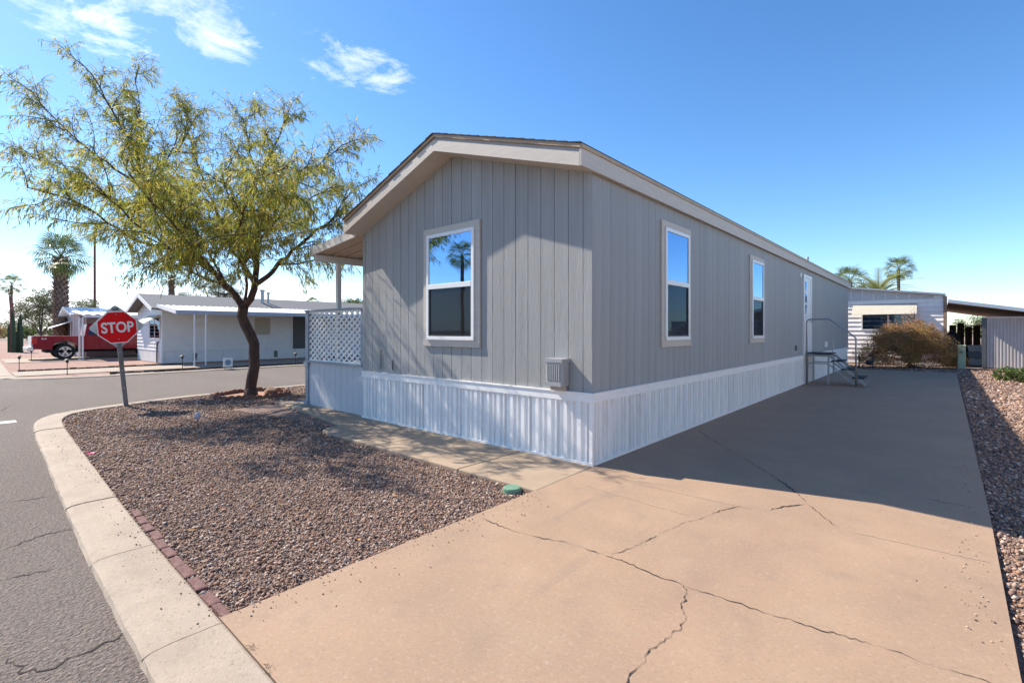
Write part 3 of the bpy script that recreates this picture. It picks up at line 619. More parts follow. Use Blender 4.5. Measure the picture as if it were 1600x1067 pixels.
# ================================================================== STOP SIGN
sg = bpy.data.objects.new('stop_sign', None); COL.objects.link(sg); sb_ = G(197, 633); sg.location = sb_; sg['_o'] = (0, 0, 0)
tag(sg, 'leaning red octagonal STOP sign on a steel post with grey diamond panel behind', 'road sign')
sg.rotation_euler = (R(5.0), 0, R(-6))      # local +X faces the traffic; the post leans towards the road
M_RED = mat('sign_red', (0.74, 0.008, 0.012), .6, .06, 6, spec=.15); M_SIGNW = mat('sign_white', (.74, .72, .70), .4, .04)
M_POSTW = mat('weathered_post', (.13, .11, .10), .7, .3, 6, col2=(.22, .21, .21), stretch=(3, 3, .8)); M_BACK = mat('bare_aluminium', (.42, .42, .42), .45, .08, 6, metal=.5)
bevel(MB().box(-.03, .03, -.038, .038, -.3, 1.42).build('post', M_POSTW, sg), .006)
for k in range(9): MB().tube([(.0302, 0, .35 + k * .12), (.032, 0, .35 + k * .12)], .008, 8).build('bolt_hole', M_SIGNW if k % 3 == 0 else M_STEELDARK, sg)
CZ = 1.565
def octa(r_, x): return [(x, r_ / math.cos(R(22.5)) * math.cos(R(22.5 + 45 * k)), CZ + r_ / math.cos(R(22.5)) * math.sin(R(22.5 + 45 * k))) for k in range(8)]
plate = MB().prism(octa(.315, .034), (.004, 0, 0)).build('sign_face', M_SIGNW, sg)
MB().prism(octa(.297, .0385), (.001, 0, 0)).build('red_panel', M_RED, plate)
def text_mesh(body, size, m, parent, mtx, name='lettering', off=0.0, sx=1.0):
    cu = bpy.data.curves.new('tmp', 'FONT'); cu.body = body; cu.size = size; cu.align_x = 'CENTER'; cu.align_y = 'CENTER'; cu.offset = off; cu.extrude = .0006
    to = bpy.data.objects.new('tmp', cu); COL.objects.link(to)
    dg = bpy.context.evaluated_depsgraph_get(); me = bpy.data.meshes.new_from_object(to.evaluated_get(dg)); bpy.data.objects.remove(to); bpy.data.curves.remove(cu)
    me.transform(mtx @ Matrix.Diagonal((sx, 1, 1, 1))); me.materials.clear(); me.materials.append(m); me.name = name
    o = bpy.data.objects.new(name, me); COL.objects.link(o); o.parent = parent; o['_o'] = parent['_o']; return o
MT = Matrix(((0, 0, 1, .0405), (1, 0, 0, 0), (0, 1, 0, CZ - .012), (0, 0, 0, 1)))
text_mesh('STOP', .285, M_SIGNW, plate, MT, off=.007, sx=.74)
for zz in (.25, -.235): MB().tube([(.0394, .0, CZ + zz), (.043, .0, CZ + zz)], .008, 8).build('bolt', M_BACK, plate)
def rdia(r_, x, rc=.05):
    pts = []
    for k in range(4):
        a = R(90 * k); c_ = Vector((x, (r_ - rc * 1.414) * math.cos(a), CZ + .01 + (r_ - rc * 1.414) * math.sin(a)))
        for t in (-45, -15, 15, 45): pts.append((x, c_.y + rc * math.cos(a + R(t)), c_.z + rc * math.sin(a + R(t))))
    return pts
MB().prism(rdia(.445, -.036), (.003, 0, 0)).build('diamond_panel', M_BACK, sg)
MB().box(.0, .012, -.05, .05, CZ + .335, CZ + .385).build('top_bracket', M_STEELDARK, sg)

# ================================================================== PLANTS
def leaf_mesh(name, base, tip_dir, length, width, droop, m, parent):
    pass
def foliage(name, C_, D_, L_, W_, m, parent, label=None, bend=.25):
    """many small two-quad leaves: centre C, direction D, length L, width W (numpy arrays)"""
    n = len(C_); D_ = D_ / np.linalg.norm(D_, axis=1, keepdims=True)
    rv = rng.normal(size=(n, 3)); S_ = np.cross(D_, rv); S_ /= np.linalg.norm(S_, axis=1, keepdims=True) + 1e-9
    a = C_; c2 = C_ + D_ * L_[:, None] + np.array([0, 0, -1.]) * (L_ * bend)[:, None]; mid = C_ + D_ * (L_ * .5)[:, None] + np.array([0, 0, -1.]) * (L_ * bend * .2)[:, None]
    hw = (W_ * .5)[:, None]
    V = np.stack([a, mid - S_ * hw, mid + S_ * hw, c2], 1).reshape(-1, 3)
    F = np.array([[0, 1, 2], [1, 3, 2]])[None] + (np.arange(n) * 4)[:, None, None]; F = F.reshape(-1, 3)
    po = np.array(parent['_o']) if parent else np.zeros(3)
    V = V - po
    me = bpy.data.meshes.new(name); me.vertices.add(len(V)); me.vertices.foreach_set('co', V.ravel().astype(np.float32))
    me.loops.add(len(F) * 3); me.loops.foreach_set('vertex_index', F.ravel().astype(np.int32)); me.polygons.add(len(F)); me.polygons.foreach_set('loop_start', (np.arange(len(F)) * 3).astype(np.int32))
    me.update(calc_edges=True); me.materials.append(m); o = bpy.data.objects.new(name, me); COL.objects.link(o)
    if parent: o.parent = parent
    o['_o'] = tuple(po); return o
M_BARK = mat('reddish_brown_bark', (0.085, 0.045, 0.032), .9, .4, 9, 1.0, 24, (2.2, 2.2, .55), bdist=.03)
M_TWIG = mat('brown_twig', (0.10, 0.062, 0.048), .9, .2, 10)
M_MESQ = mat('mesquite_leaf', (.9, .9, .9), .55, 0, island=[(.12, .18, .03), (.28, .32, .05), (.46, .42, .07), (.60, .43, .09)], transl=.52)

def rand_unit(): v = Vector((random.gauss(0, 1), random.gauss(0, 1), random.gauss(0, 1))); return v.normalized()
def wander(p, d, length, nseg, curl, lift):
    pts = [p.copy()]; d = d.normalized()
    for i in range(nseg):
        d = (d + rand_unit() * curl + Vector((0, 0, lift))).normalized(); pts.append(pts[-1] + d * (length / nseg))
    return pts
def mesquite():
    D0 = 11.25; tb = G(392, 618, -.02)
    root = thing('mesquite_tree', tb, 'feathery mesquite tree with forked reddish trunk on the corner gravel bed', 'tree')
    T = lambda px_, py_, off=0: DEP(px_, py_, D0 + off)
    trunk = MB(); tw = MB(); LC, LD = [], []
    def limb(pix, r0, r1, n=9):
        r0 *= .86 if len(pix) > 7 and r0 > .13 else .7; P = [p + rand_unit() * (.03 if 2 < i else 0) for i, p in enumerate(resample([T(*q) for q in pix], .2))]; m = len(P); rr = [r0 + (r1 - r0) * (i / (m - 1)) ** .8 for i in range(m)]
        trunk.tube(P, [r * (1 + random.uniform(-.07, .07)) for r in rr], n); return P
    base = limb([(393, 624), (391, 610), (395, 585), (399, 560), (394, 530), (385, 507), (379, 490), (380, 477)], .132, .112, 12)
    trunk.tube([T(393, 626), T(392, 617), T(392, 606)], [.185, .15, .13], 12)
    L = []
    def add(pix, r0, r1, lead): L.append((limb(pix, r0, r1), r1, lead))
    add([(380, 480), (368, 462), (354, 446), (330, 424), (307, 402, .2), (299, 373, .3), (272, 341, .4), (236, 306, .4), (217, 282, .3), (214, 240, .2), (178, 180, 0), (155, 138, -.1), (135, 106, -.2)], .115, .012, 0)
    add([(380, 480), (395, 462), (398, 440), (399, 415, -.1), (402, 365, -.3), (413, 326, -.4), (414, 267, -.5), (432, 220, -.5), (450, 168, -.6)], .125, .012, 0)
    add([(398, 445), (418, 432, -.2), (437, 412, -.5), (465, 385, -.9), (490, 365, -1.2), (520, 340, -1.5), (545, 300, -1.7)], .085, .012, 0)
    add([(396, 440), (380, 412, .4), (354, 377, .9), (335, 326, 1.2), (312, 265, 1.4), (298, 225, 1.5), (287, 172, 1.5)], .08, .011, 0)
    add([(307, 402, .2), (270, 392, -.3), (230, 380, -.8), (190, 362, -1.2), (140, 330, -1.6), (80, 302, -1.9), (25, 290, -2.0)], .07, .011, 0)
    add([(299, 375, .3), (260, 345, .8), (210, 322, 1.3), (150, 300, 1.7), (90, 262, 2.0), (30, 240, 2.1)], .06, .011, 0)
    add([(236, 306, .4), (190, 270, 0), (140, 235, -.4), (90, 190, -.6), (45, 140, -.8)], .045, .009, 0)
    add([(225, 290, .3), (222, 220, .8), (216, 160, 1.0), (212, 116, 1.1)], .035, .008, 0)
    add([(413, 326, -.4), (450, 290, -.9), (495, 260, -1.3), (540, 225, -1.5)], .045, .009, 0)
    add([(402, 365, -.3), (440, 340, .5), (480, 315, 1.1), (530, 285, 1.6)], .045, .009, 0)
    add([(414, 300, -.4), (395, 255, .2), (385, 205, .6), (395, 165, .8)], .035, .008, 0)
    add([(354, 446), (322, 436, -.5), (285, 420, -1.1), (245, 405, -1.6)], .045, .009, 0)
    add([(437, 412, -.5), (470, 412, .1), (510, 402, .6), (540, 400, .9)], .04, .009, 0)
    add([(335, 326, 1.2), (300, 310, 2.0), (255, 285, 2.7), (215, 270, 3.2)], .04, .009, 0)
    add([(380, 412, .4), (400, 370, 1.5), (425, 320, 2.4), (440, 270, 3.0)], .045, .009, 0)
    add([(399, 415, -.1), (385, 370, -1.2), (360, 320, -2.2), (345, 275, -2.9)], .045, .009, 0)
    add([(354, 446), (330, 400, -1.2), (290, 350, -2.2), (250, 300, -3.0)], .045, .009, 0)
    add([(236, 306, .4), (260, 250, .4), (285, 225, .3), (310, 180, .2)], .03, .008, 0)
    add([(381, 478), (386, 445, -.2), (380, 415, -1.0), (370, 370, -2.2), (385, 320, -3.2), (400, 275, -3.9)], .05, .009, 0)
    add([(354, 446), (315, 400, -1.5), (265, 345, -2.8), (215, 290, -3.8), (190, 240, -4.3)], .05, .009, 0)
    add([(380, 415, -1.0), (420, 360, -2.2), (455, 310, -3.1), (470, 270, -3.6)], .04, .009, 0)
    add([(330, 424), (275, 395, -1.8), (215, 350, -3.0), (160, 300, -3.8)], .045, .009, 0)
    for P, r1, lead in L:
        n = len(P)
        length = sum((b - a).length for a, b in zip(P, P[1:]))
        s = 0.0; nxt = length * .22
        for i in range(1, n):
            s += (P[i] - P[i-1]).length
            if s < nxt: continue
            nxt = s + random.uniform(.085, .165)
            t = s / length; tang = (P[min(i+1, n-1)] - P[i-1]).normalized()
            out_ = (tang * .75 + rand_unit() * .75 + Vector((0, 0, .12))).normalized()
            ln = random.uniform(.5, 1.3) * (1.1 - .5 * t)
            Q = wander(P[i], out_, ln, 7, .22, .03); tw.tube(Q, [.014 - .0105 * k / 7 for k in range(8)], 4, False)
            for k in range(1, 8):
                for _ in range(3):
                    if random.random() < .18: continue
                    dd = (Q[k] - Q[k-1]).normalized(); o2 = (dd * .6 + rand_unit() * .8 + Vector((0, 0, -.05))).normalized()
                    S = wander(Q[k], o2, random.uniform(.22, .55), 5, .2, -.06); tw.tube(S, [.0045, .004, .0035, .003, .0025, .002], 3, False)
                    for a, b in zip(S[0:], S[1:]):
                        td = (b - a)
                        for h in range(4):
                            if random.random() < .36: continue
                            LC.append(a + td * random.random()); LD.append((td.normalized() * .55 + rand_unit() * .6 + Vector((0, 0, -.45))))
        # leading tip
        for i in range(max(1, n - 9), n):
            for h in range(5): LC.append(P[i] + rand_unit() * .02); LD.append((P[i] - P[i-1]).normalized() * .7 + rand_unit() * .6)
    bevel_ = trunk.build('trunk', M_BARK, root, smooth=True)
    tw.build('twigs', M_TWIG, root)
    C_ = np.array([tuple(c) for c in LC]); D_ = np.array([tuple(d) for d in LD]); n = len(C_)
    foliage('crown', C_, D_, rng.uniform(.07, .16, n), rng.uniform(.011, .021, n), M_MESQ, root, bend=.3)
    print('mesquite leaves', n)
mesquite()
# ring of scalloped edging blocks round the trunk
M_SCAL = mat('terracotta_edging', (0.22, 0.105, 0.075), .9, .3, 14, .5, 50)
ring = thing('tree_ring', (-9.2, -.05, 0), 'ring of small scalloped terracotta edging blocks around the tree trunk', 'edging')
blk = MB()
pts = [(-.075, 0), (.075, 0), (.075, .07)] + [(.075 * math.cos(R(a)), .07 + .045 * math.sin(R(a))) for a in range(20, 180, 20)] + [(-.075, .07)]
bm_ = MB().prism([(x, -.025, z - .035) for x, z in pts], (0, .05, 0)).mesh('edging_block'); bm_.materials.append(M_SCAL)
for k in range(34):
    a = 2 * math.pi * k / 34; rr_ = .78 + .06 * math.sin(3 * a)
    inst('edging_block', bm_, (-9.2 + rr_ * math.cos(a), -.05 + rr_ * math.sin(a), random.uniform(-.02, .012)), ring, (random.uniform(-.12, .12), random.uniform(-.1, .1), a + math.pi / 2 + random.uniform(-.12, .12)))
struct(MB().poly([(-9.2 + .76 * math.cos(2 * math.pi * k / 28), -.05 + .76 * math.sin(2 * math.pi * k / 28), -.022) for k in range(28)]).build('soil', mat('orange_soil', (.36, .19, .11), .95, .25, 12, .6, 50)))
def rock(loc, size, label, m, seed):
    r2 = np.random.default_rng(seed); V = []; F = []
    me = bpy.data.meshes.new('rock'); import bmesh
    b = bmesh.new(); bmesh.ops.create_icosphere(b, subdivisions=3, radius=1)
    for v in b.verts:
        c_ = v.co; k = 1 + .16 * math.sin(3.1 * c_.x + seed) * math.cos(2.7 * c_.y) + .1 * math.sin(5 * c_.z + 2 * c_.x + seed); v.co = Vector((c_.x * size[0] * k, c_.y * size[1] * k, max(-.35, c_.z) * size[2] * k))
    b.to_mesh(me); b.free(); me.materials.append(m); o = bpy.data.objects.new('rock', me); COL.objects.link(o); o.location = loc; return tag(o, label, 'rock')
q = G(423, 613); rock((q.x, q.y, .02), (.2, .14, .09), 'rounded brown rock beside the tree trunk inside the edging ring', mat('brown_rock', (.19, .105, .06), .9, .3, 6, .6, 30), 3)

# small things lying on the gravel bed
q = G(800, 763); vl = thing('valve_box_lid', (q.x, q.y, 0), 'round green plastic valve box lid at the corner of the gravel', 'valve lid')
M_GREENP = mat('green_plastic', (.13, .25, .17), .6, .15, 12)
MB().tube([(q.x, q.y, -.04), (q.x, q.y, .006)], .088, 24).build('body', M_GREENP, vl)
MB().tube([(q.x, q.y, .0062), (q.x, q.y, .014), (q.x, q.y, .018)], [.084, .082, .07], 24).build('lid', M_GREENP, vl)
q = G(309, 664); pl = thing('garden_stake_light', (q.x, q.y, 0), 'small pale oval stake light standing in the shaded gravel', 'garden light')
MB().tube([(q.x, q.y, -.05), (q.x, q.y, .08)], .008, 6).build('stake', M_STEELDARK, pl)
MB().tube([(q.x, q.y, .08), (q.x, q.y, .10), (q.x, q.y, .15), (q.x, q.y, .19), (q.x, q.y, .205)], [.01, .035, .045, .03, .006], 10).build('lamp_head', mat('pale_plastic', (.45, .42, .47), .4), pl, smooth=True)
q = G(142, 711); pk = MB()
for k in range(7):
    a = k * .9; c_ = Vector((q.x, q.y, .012)); d = Vector((math.cos(a), math.sin(a), .45)) * .032; s_ = Vector((-math.sin(a), math.cos(a), 0)) * .016; pk.poly([c_, c_ + d - s_, c_ + d * 1.3, c_ + d + s_])
tag(pk.build('fallen_blossom', mat('pink_petal', (.65, .05, .22), .6), origin=q), 'bright pink fallen blossom at the kerb edge', 'flower')
# dry leaves lying about
lp = [G(*c_) for c_ in ((527, 752), (618, 776), (440, 790), (1590, 948), (300, 830), (560, 845))]
for i, c_ in enumerate(lp):
    a = random.uniform(0, 6); d = Vector((math.cos(a), math.sin(a), .2)) * .03; s_ = Vector((-math.sin(a), math.cos(a), .1)) * .018; c2 = Vector((c_.x, c_.y, .012))
    tag(MB().poly([c2 - d, c2 - s_ + Vector((0, 0, .012)), c2 + d, c2 + s_]).build('dry_leaf', M_LEAFDRY, origin=c2), 'curled orange dry leaf lying on the gravel', 'leaf', 'dry leaves on the gravel')
# tufts of weed in the kerb joint
M_WEED = mat('dry_weed', (.14, .11, .05), .8, .2, 10)
for i, (x_, y_) in enumerate(((393, 1012), (420, 1045))):
    c_ = G(x_, y_, .0); n = 18; C_ = np.tile(np.array(c_), (n, 1)) + rng.normal(0, .012, (n, 3)) * [1, 1, 0]; D_ = np.stack([rng.normal(0, .7, n), rng.normal(0, .7, n), np.full(n, .8)], 1)
    o = foliage('weed', C_ - np.array(c_), D_, rng.uniform(.015, .05, n), rng.uniform(.002, .004, n), M_WEED, None); o.location = c_
    tag(o, ['dry weed tuft in the kerb joint nearer the brick end', 'dry weed tuft in the kerb joint further from the bricks'][i], 'weed')

# ---- palms
M_FAN = mat('fan_palm_leaf', (.17, .21, .05), .5, .25, 3, transl=.25)
M_DATE = mat('date_palm_leaf', (.28, .28, .07), .5, .25, 3, transl=.25)
M_PALMTR = mat('palm_trunk', (.17, .11, .085), .95, .35, 9, .9, 20, bdist=.04)
M_PALMRED = mat('slim_palm_trunk', (.16, .075, .065), .9, .2, 6)
def fan_mesh(nseg=15, pet=.8, bl=.85):
    b = MB(); b.bar((0, 0, 0), (pet, 0, 0), .03, .012)
    for k in range(nseg):
        a = R(-82 + 164 * k / (nseg - 1)); d = Vector((math.cos(a), math.sin(a), 0)); s_ = Vector((-math.sin(a), math.cos(a), 0)); o_ = Vector((pet, 0, 0)); L_ = bl * (1 - .18 * abs(a))
        m1 = o_ + d * L_ * .6 + Vector((0, 0, .05 * math.cos(a * 3))); tip = o_ + d * L_ - Vector((0, 0, .38 * L_ + random.uniform(0, .12)))
        hw = L_ * .6 * math.tan(R(164 / (nseg - 1) / 2)) * .62
        b.poly([o_, m1 - s_ * hw, m1 + s_ * hw]); b.poly([m1 - s_ * hw, tip, m1 + s_ * hw])
    return b
FANM = None
def fan_palm(loc, height, tr, crown, label, boots=False, n=34, lean=0, slim=None):
    global FANM
    if FANM is None: FANM = fan_mesh().mesh('frond'); FANM.materials.append(M_FAN)
    loc = Vector(loc); root = thing('fan_palm', loc, label, 'palm tree')
    b = MB(); N = 14; P = [loc + Vector((lean * (i / N) ** 2, 0, height * i / N)) for i in range(N + 1)]
    b.tube(P, [tr * (1.15 - .3 * i / N) for i in range(N + 1)], 12)
    tk = b.build('trunk', slim or M_PALMTR, root, smooth=True)
    if boots:
        bo = MB()
        for k in range(300):
            t = k / 300; z = height * (.12 + .88 * t); a = k * 2.399; d = Vector((math.cos(a), math.sin(a), 0)); s_ = Vector((-d.y, d.x, 0)); c_ = loc + Vector((0, 0, z)) + d * tr * .8
            tip = c_ + d * tr * random.uniform(.35, .7) + Vector((0, 0, random.uniform(.12, .26)))
            bo.poly([c_ - s_ * .09, c_ + s_ * .09, tip + s_ * .05, tip - s_ * .05]); bo.poly([c_ - s_ * .09 + d * .04, tip - s_ * .05, tip + s_ * .05, c_ + s_ * .09 + d * .04])
        bo.build('leaf_bases', mat('palm_boots', (.20, .135, .10), .9, .35, 5), root)
    top = P[-1]
    for k in range(n):
        t = (k + .5) / n; el = R(78 - 128 * t); az_ = k * 2.399 + random.uniform(-.2, .2)
        q = Quaternion((0, 0, 1), az_) @ Quaternion((0, 1, 0), -el) @ Quaternion((1, 0, 0), random.uniform(-.5, .5))
        o = inst('frond', FANM, top, root); o.rotation_mode = 'QUATERNION'; o.rotation_quaternion = q; s_ = crown / 1.6 * random.uniform(.85, 1.1); o.scale = (s_, s_, s_)
    return root
def on(px_, d, z=-.05): v = DEP(px_, HY, d); return Vector((v.x, v.y, z))
fan_palm(on(95, 31), 6.15, .36, 1.75, 'stout fan palm with shaggy trunk behind the parked pickup', True, 44)
fan_palm(on(148, 48), 11.2, .10, 1.5, 'very tall slender palm with thin reddish trunk beside the columnar cypresses', False, 26, 0, M_PALMRED)
fan_palm(on(268, 46), 6.6, .22, 1.5, 'fan palm rising behind the ridge of the white house', True, 34)
fan_palm(on(18, 62), 7.2, .14, 1.7, 'small far fan palm behind the tall cactus clump', False, 28)
fan_palm(on(488, 120), 8.3, .2, 1.9, 'tiny distant fan palm above the roof of the white house', False, 26)
fan_palm(on(1404, 52), 8.0, .16, 1.75, 'tallest fan palm behind the white lap-sided house', False, 34)
fan_palm(on(1328, 44), 5.9, .2, 1.8, 'fan palm half hidden by the end of the grey home', False, 32)
fan_palm((-31.3, -27.3, -.05), 8.6, .18, 1.75, 'tall fan palm across the road mirrored in the front window', False, 34)
def date_mesh():
    b = MB(); P = [Vector((2.6 * t, 0, 1.15 * t - 1.9 * t * t)) for t in [i / 14 for i in range(15)]]
    b.tube(P, [.035 * (1 - .85 * i / 14) for i in range(15)], 5)
    for i in range(2, 15):
        for h in (0, .5):
            if i == 14 and h: continue
            p_ = P[i].lerp(P[min(i+1, 14)], h); tg = (P[i] - P[i-1]).normalized()
            for sd in (-1, 1):
                L_ = .5 * (1 - .5 * abs(i / 14 - .4)); d = (tg * .75 + Vector((0, sd * .9, .12))).normalized(); w_ = tg * .028
                b.poly([p_ - w_, p_ + w_, p_ + d * L_ + Vector((0, 0, -.06))])
    return b
dm = date_mesh().mesh('frond'); dm.materials.append(M_DATE)
dp_ = on(1372, 36); dp = thing('date_palm', dp_, 'bushy date palm with long arching feather fronds behind the white lap-sided house', 'palm tree')
MB().tube([dp_, dp_ + Vector((0, 0, 2)), dp_ + Vector((0, 0, 4.0))], [.32, .28, .3], 12).build('trunk', M_PALMTR, dp)
for k in range(44):
    t = (k + .5) / 44; o = inst('frond', dm, dp_ + Vector((0, 0, 4.0)), dp); o.rotation_mode = 'QUATERNION'
    o.rotation_quaternion = Quaternion((0, 0, 1), k * 2.399) @ Quaternion((0, 1, 0), -R(62 - 75 * t)); s_ = random.uniform(.9, 1.1); o.scale = (s_, s_, s_)

# ---- leafy trees and shrubs
def leafy(name, loc, label, cat, lobes, nl, lsize, m, bark, trunk_r=.12, stems=1, clump=.28, bend=.1, group=None, aspect=.45):
    """lobes: (dx, dy, z, rx, ry, rz); leaves gather in clumps through each lobe's shell, with limbs running to the clumps"""
    loc = Vector(loc); root = thing(name, loc, label, cat, group); tk = MB(); C_ = []; D_ = []
    tops = []
    for l in lobes: tops.append(loc + Vector((l[0], l[1], l[2])))
    hub = loc + Vector((0, 0, min(l[2] for l in lobes) * .45))
    for s in range(stems): tk.tube([loc + Vector((random.uniform(-.1, .1) * stems, random.uniform(-.1, .1) * stems, -.05)), loc.lerp(hub, .5) + rand_unit() * .06, hub], [trunk_r, trunk_r * .85, trunk_r * .7], 8)
    vol = [l[3] * l[4] * l[5] for l in lobes]; tv = sum(vol)
    for l, v_, tp in zip(lobes, vol, tops):
        tk.tube([hub, hub.lerp(tp, .5) + rand_unit() * .15, tp], [trunk_r * .6, trunk_r * .4, trunk_r * .15], 6)
        nc = max(6, int(nl * v_ / tv / 60)); per = max(1, int(nl * v_ / tv / nc))
        for c in range(nc):
            u = rand_unit(); rr_ = random.uniform(.35, 1.0) ** .5; cc = tp + Vector((u.x * l[3], u.y * l[4], u.z * l[5])) * rr_
            tk.tube([tp, tp.lerp(cc, .55) + rand_unit() * .08 * l[3], cc], [trunk_r * .14, trunk_r * .09, trunk_r * .04], 3, False)
            cs = clump * (l[3] + l[5]) * .5 * random.uniform(.6, 1.2)
            g_ = rng.normal(0, 1, (per, 3)); g_ *= (rng.uniform(0, 1, (per, 1)) ** .4) / (np.linalg.norm(g_, axis=1, keepdims=True) + 1e-9)
            C_.append(np.array(cc) + g_ * [cs, cs, cs * .7]); D_.append(g_ + rng.normal(0, .6, (per, 3)) + [0, 0, .1])
    tk.build('trunk', bark, root)
    C_ = np.concatenate(C_); D_ = np.concatenate(D_); n = len(C_)
    foliage('crown', C_, D_, rng.uniform(.7, 1.3, n) * lsize, rng.uniform(.7, 1.3, n) * lsize * aspect, m, root, bend=bend)
    return root
M_PALO = mat('palo_verde_leaf', (.9, .9, .9), .6, 0, island=[(.10, .115, .045), (.16, .17, .07), (.21, .21, .10)], transl=.3)
M_PINE = mat('pine_needle', (.9, .9, .9), .6, 0, island=[(.035, .055, .03), (.06, .085, .04), (.09, .11, .045)], transl=.2)
M_BUSHG = mat('olive_bush_leaf', (.9, .9, .9), .65, 0, island=[(.24, .16, .05), (.42, .24, .08), (.34, .25, .08), (.52, .28, .11)], transl=.3)
M_BUSHR = mat('rusty_seed_heads', (.9, .9, .9), .7, 0, island=[(.44, .20, .12), (.55, .30, .20), (.48, .28, .13)], transl=.3)
M_GREEN = mat('green_leaf', (.9, .9, .9), .55, 0, island=[(.06, .10, .025), (.10, .15, .035), (.15, .19, .05)], transl=.3)
M_GREYBARK = mat('grey_brown_bark', (.12, .09, .07), .9, .3, 8)
leafy('palo_verde_tree', on(64, 43), 'grey green palo verde tree behind the parked pickup tailgate', 'tree', [(0, 0, 3.6, 1.7, 1.7, 1.3), (-1.2, -1.0, 2.6, 1.3, 1.3, 1.0), (1.2, 1.0, 2.8, 1.3, 1.3, 1.1), (.3, .2, 4.6, 1.1, 1.1, .8)], 15000, .11, M_PALO, M_GREYBARK, .13, 3)
leafy('palo_verde_tree', on(118, 46), 'low feathery grey tree between stout palm and cypresses', 'tree', [(0, 0, 3.0, 1.9, 1.9, 1.5), (.9, .9, 3.7, 1.0, 1.0, .8)], 6000, .13, M_PALO, M_GREYBARK, .12, 2)
leafy('pine_tree', on(338, 44), 'dark green pine with tufted boughs behind the white house roof', 'tree', [(-1.7, -1.5, 4.2, 1.6, 1.3, .7), (.6, .5, 4.8, 1.8, 1.4, .8), (2.3, 2.0, 3.9, 1.4, 1.2, .6), (.2, .2, 6.0, 1.5, 1.3, .7), (-.8, -.7, 5.4, 1.2, 1.0, .6)], 13000, .16, M_PINE, M_GREYBARK, .2, 1, .24, aspect=.18)
leafy('shade_tree', on(548, 60), 'rounded green tree top showing beyond the porch awning', 'tree', [(0, 0, 4.0, 2.2, 2.2, 1.5), (1.5, 1.2, 4.3, 1.5, 1.5, 1.1)], 9000, .16, M_GREEN, M_GREYBARK, .2)
leafy('cypress_tree', on(134, 62), 'narrow columnar cypress beside the slender palm, the shorter of two', 'tree', [(0, 0, 1.6, .65, .65, 1.6), (0, 0, 3.6, .5, .5, 1.6)], 3000, .13, M_PINE, M_GREYBARK, .12)
leafy('cypress_tree', on(143, 62), 'narrow columnar cypress beside the slender palm, the taller of two', 'tree', [(0, 0, 1.8, .7, .7, 1.8), (0, 0, 4.2, .55, .55, 1.7)], 3200, .13, M_PINE, M_GREYBARK, .12)
for px_, d_, hh, m_, lb in ((-8, 80, 2.4, M_BUSHG, 'ochre far shrub at the end of the street'), (6, 95, 3.6, M_PALO, 'pale far tree at the end of the street'), (35, 70, 2.2, M_GREEN, 'low green shrub behind the cactus clump'), (80, 56, 2.6, M_GREEN, 'dark shrub behind the pickup tailgate')):
    leafy('far_shrub', on(px_, d_), lb, 'shrub', [(0, 0, hh * .55, hh * .8, hh * .8, hh * .45), (hh * .5, hh * .4, hh * .5, hh * .6, hh * .6, hh * .4)], 3500, .2, m_, M_GREYBARK, .1, 2)
# rusty bush at the end of the driveway
bc = Vector((1.92, 20.95, -.03))
bu = leafy('desert_bush', bc, 'large rusty olive bush at the end of the driveway', 'bush', [(-.5, -.45, .75, .95, .8, .75), (.55, .5, .7, .95, .8, .7), (0, 0, 1.15, 1.0, .9, .7), (-1.15, -.9, .5, .55, .5, .5), (1.25, 1.05, .45, .55, .5, .45), (-.7, -.6, 1.35, .5, .45, .4), (.35, .3, 1.65, .45, .45, .35), (.9, .8, 1.15, .45, .4, .4)], 40000, .065, M_BUSHG, M_TWIG, .05, 6, .3, aspect=.3)
n = 11000; u = rng.normal(size=(n, 3)); u[:, 2] = np.abs(u[:, 2]) * .9 + .15; u /= np.linalg.norm(u, axis=1, keepdims=True); rr_ = rng.uniform(.82, 1.0, (n, 1)) * (1 + .22 * np.sin(u[:, 0:1] * 7 + 1) * np.cos(u[:, 1:2] * 6) + .25 * rng.uniform(0, 1, (n, 1)) ** 4)
C_ = np.array(bc) + np.stack([u[:, 0] * 1.5 * c_ for c_ in (1,)], 1).reshape(n, 1) * np.array([[.74, .66, 0]]) + np.stack([-u[:, 1] * .75 * .66, u[:, 1] * .75 * .74, u[:, 2] * 1.85], 1) * rr_
foliage('seed_heads', C_, u + rng.normal(0, .5, (n, 3)), rng.uniform(.04, .09, n), rng.uniform(.012, .03, n), M_BUSHR, bu)
leafy('low_plant', G(1592, 597, -.03), 'small green weed patch on the gravel right of the driveway', 'plant', [(0, 0, .2, .6, .5, .2), (.7, .5, .22, .6, .5, .2)], 3000, .09, M_GREEN, M_TWIG, .02, 3)

# ---- columnar cactus clump
M_CACT = mat('cactus_skin', (.045, .085, .04), .6, .2, 5); M_CACTRED = mat('reddish_stem', (.24, .10, .08), .8, .2, 5)
cc = on(24, 34, -.03); ca = thing('columnar_cactus', cc, 'clump of ribbed dark green columnar cactus by the far kerb', 'cactus')
def cactus_col(p, h, r_):
    b = MB(); N = 8; ns = 20; V0 = len(b.v)
    for i in range(N + 1):
        t = i / N; z = h * t; rr_ = r_ * (1 - .0 * t) * (1 if i < N else .35)
        for k in range(ns):
            a = 2 * math.pi * k / ns; r2 = rr_ * (1 if k % 2 == 0 else .74); b.v.append((p[0] + r2 * math.cos(a), p[1] + r2 * math.sin(a), p[2] + z + (r_ * .4 if i == N else 0)))
    for i in range(N):
        for k in range(ns): k2 = (k + 1) % ns; b.f.append((i*ns+k, i*ns+k2, (i+1)*ns+k2, (i+1)*ns+k))
    b.f.append(tuple(range(N*ns, N*ns+ns))); return b
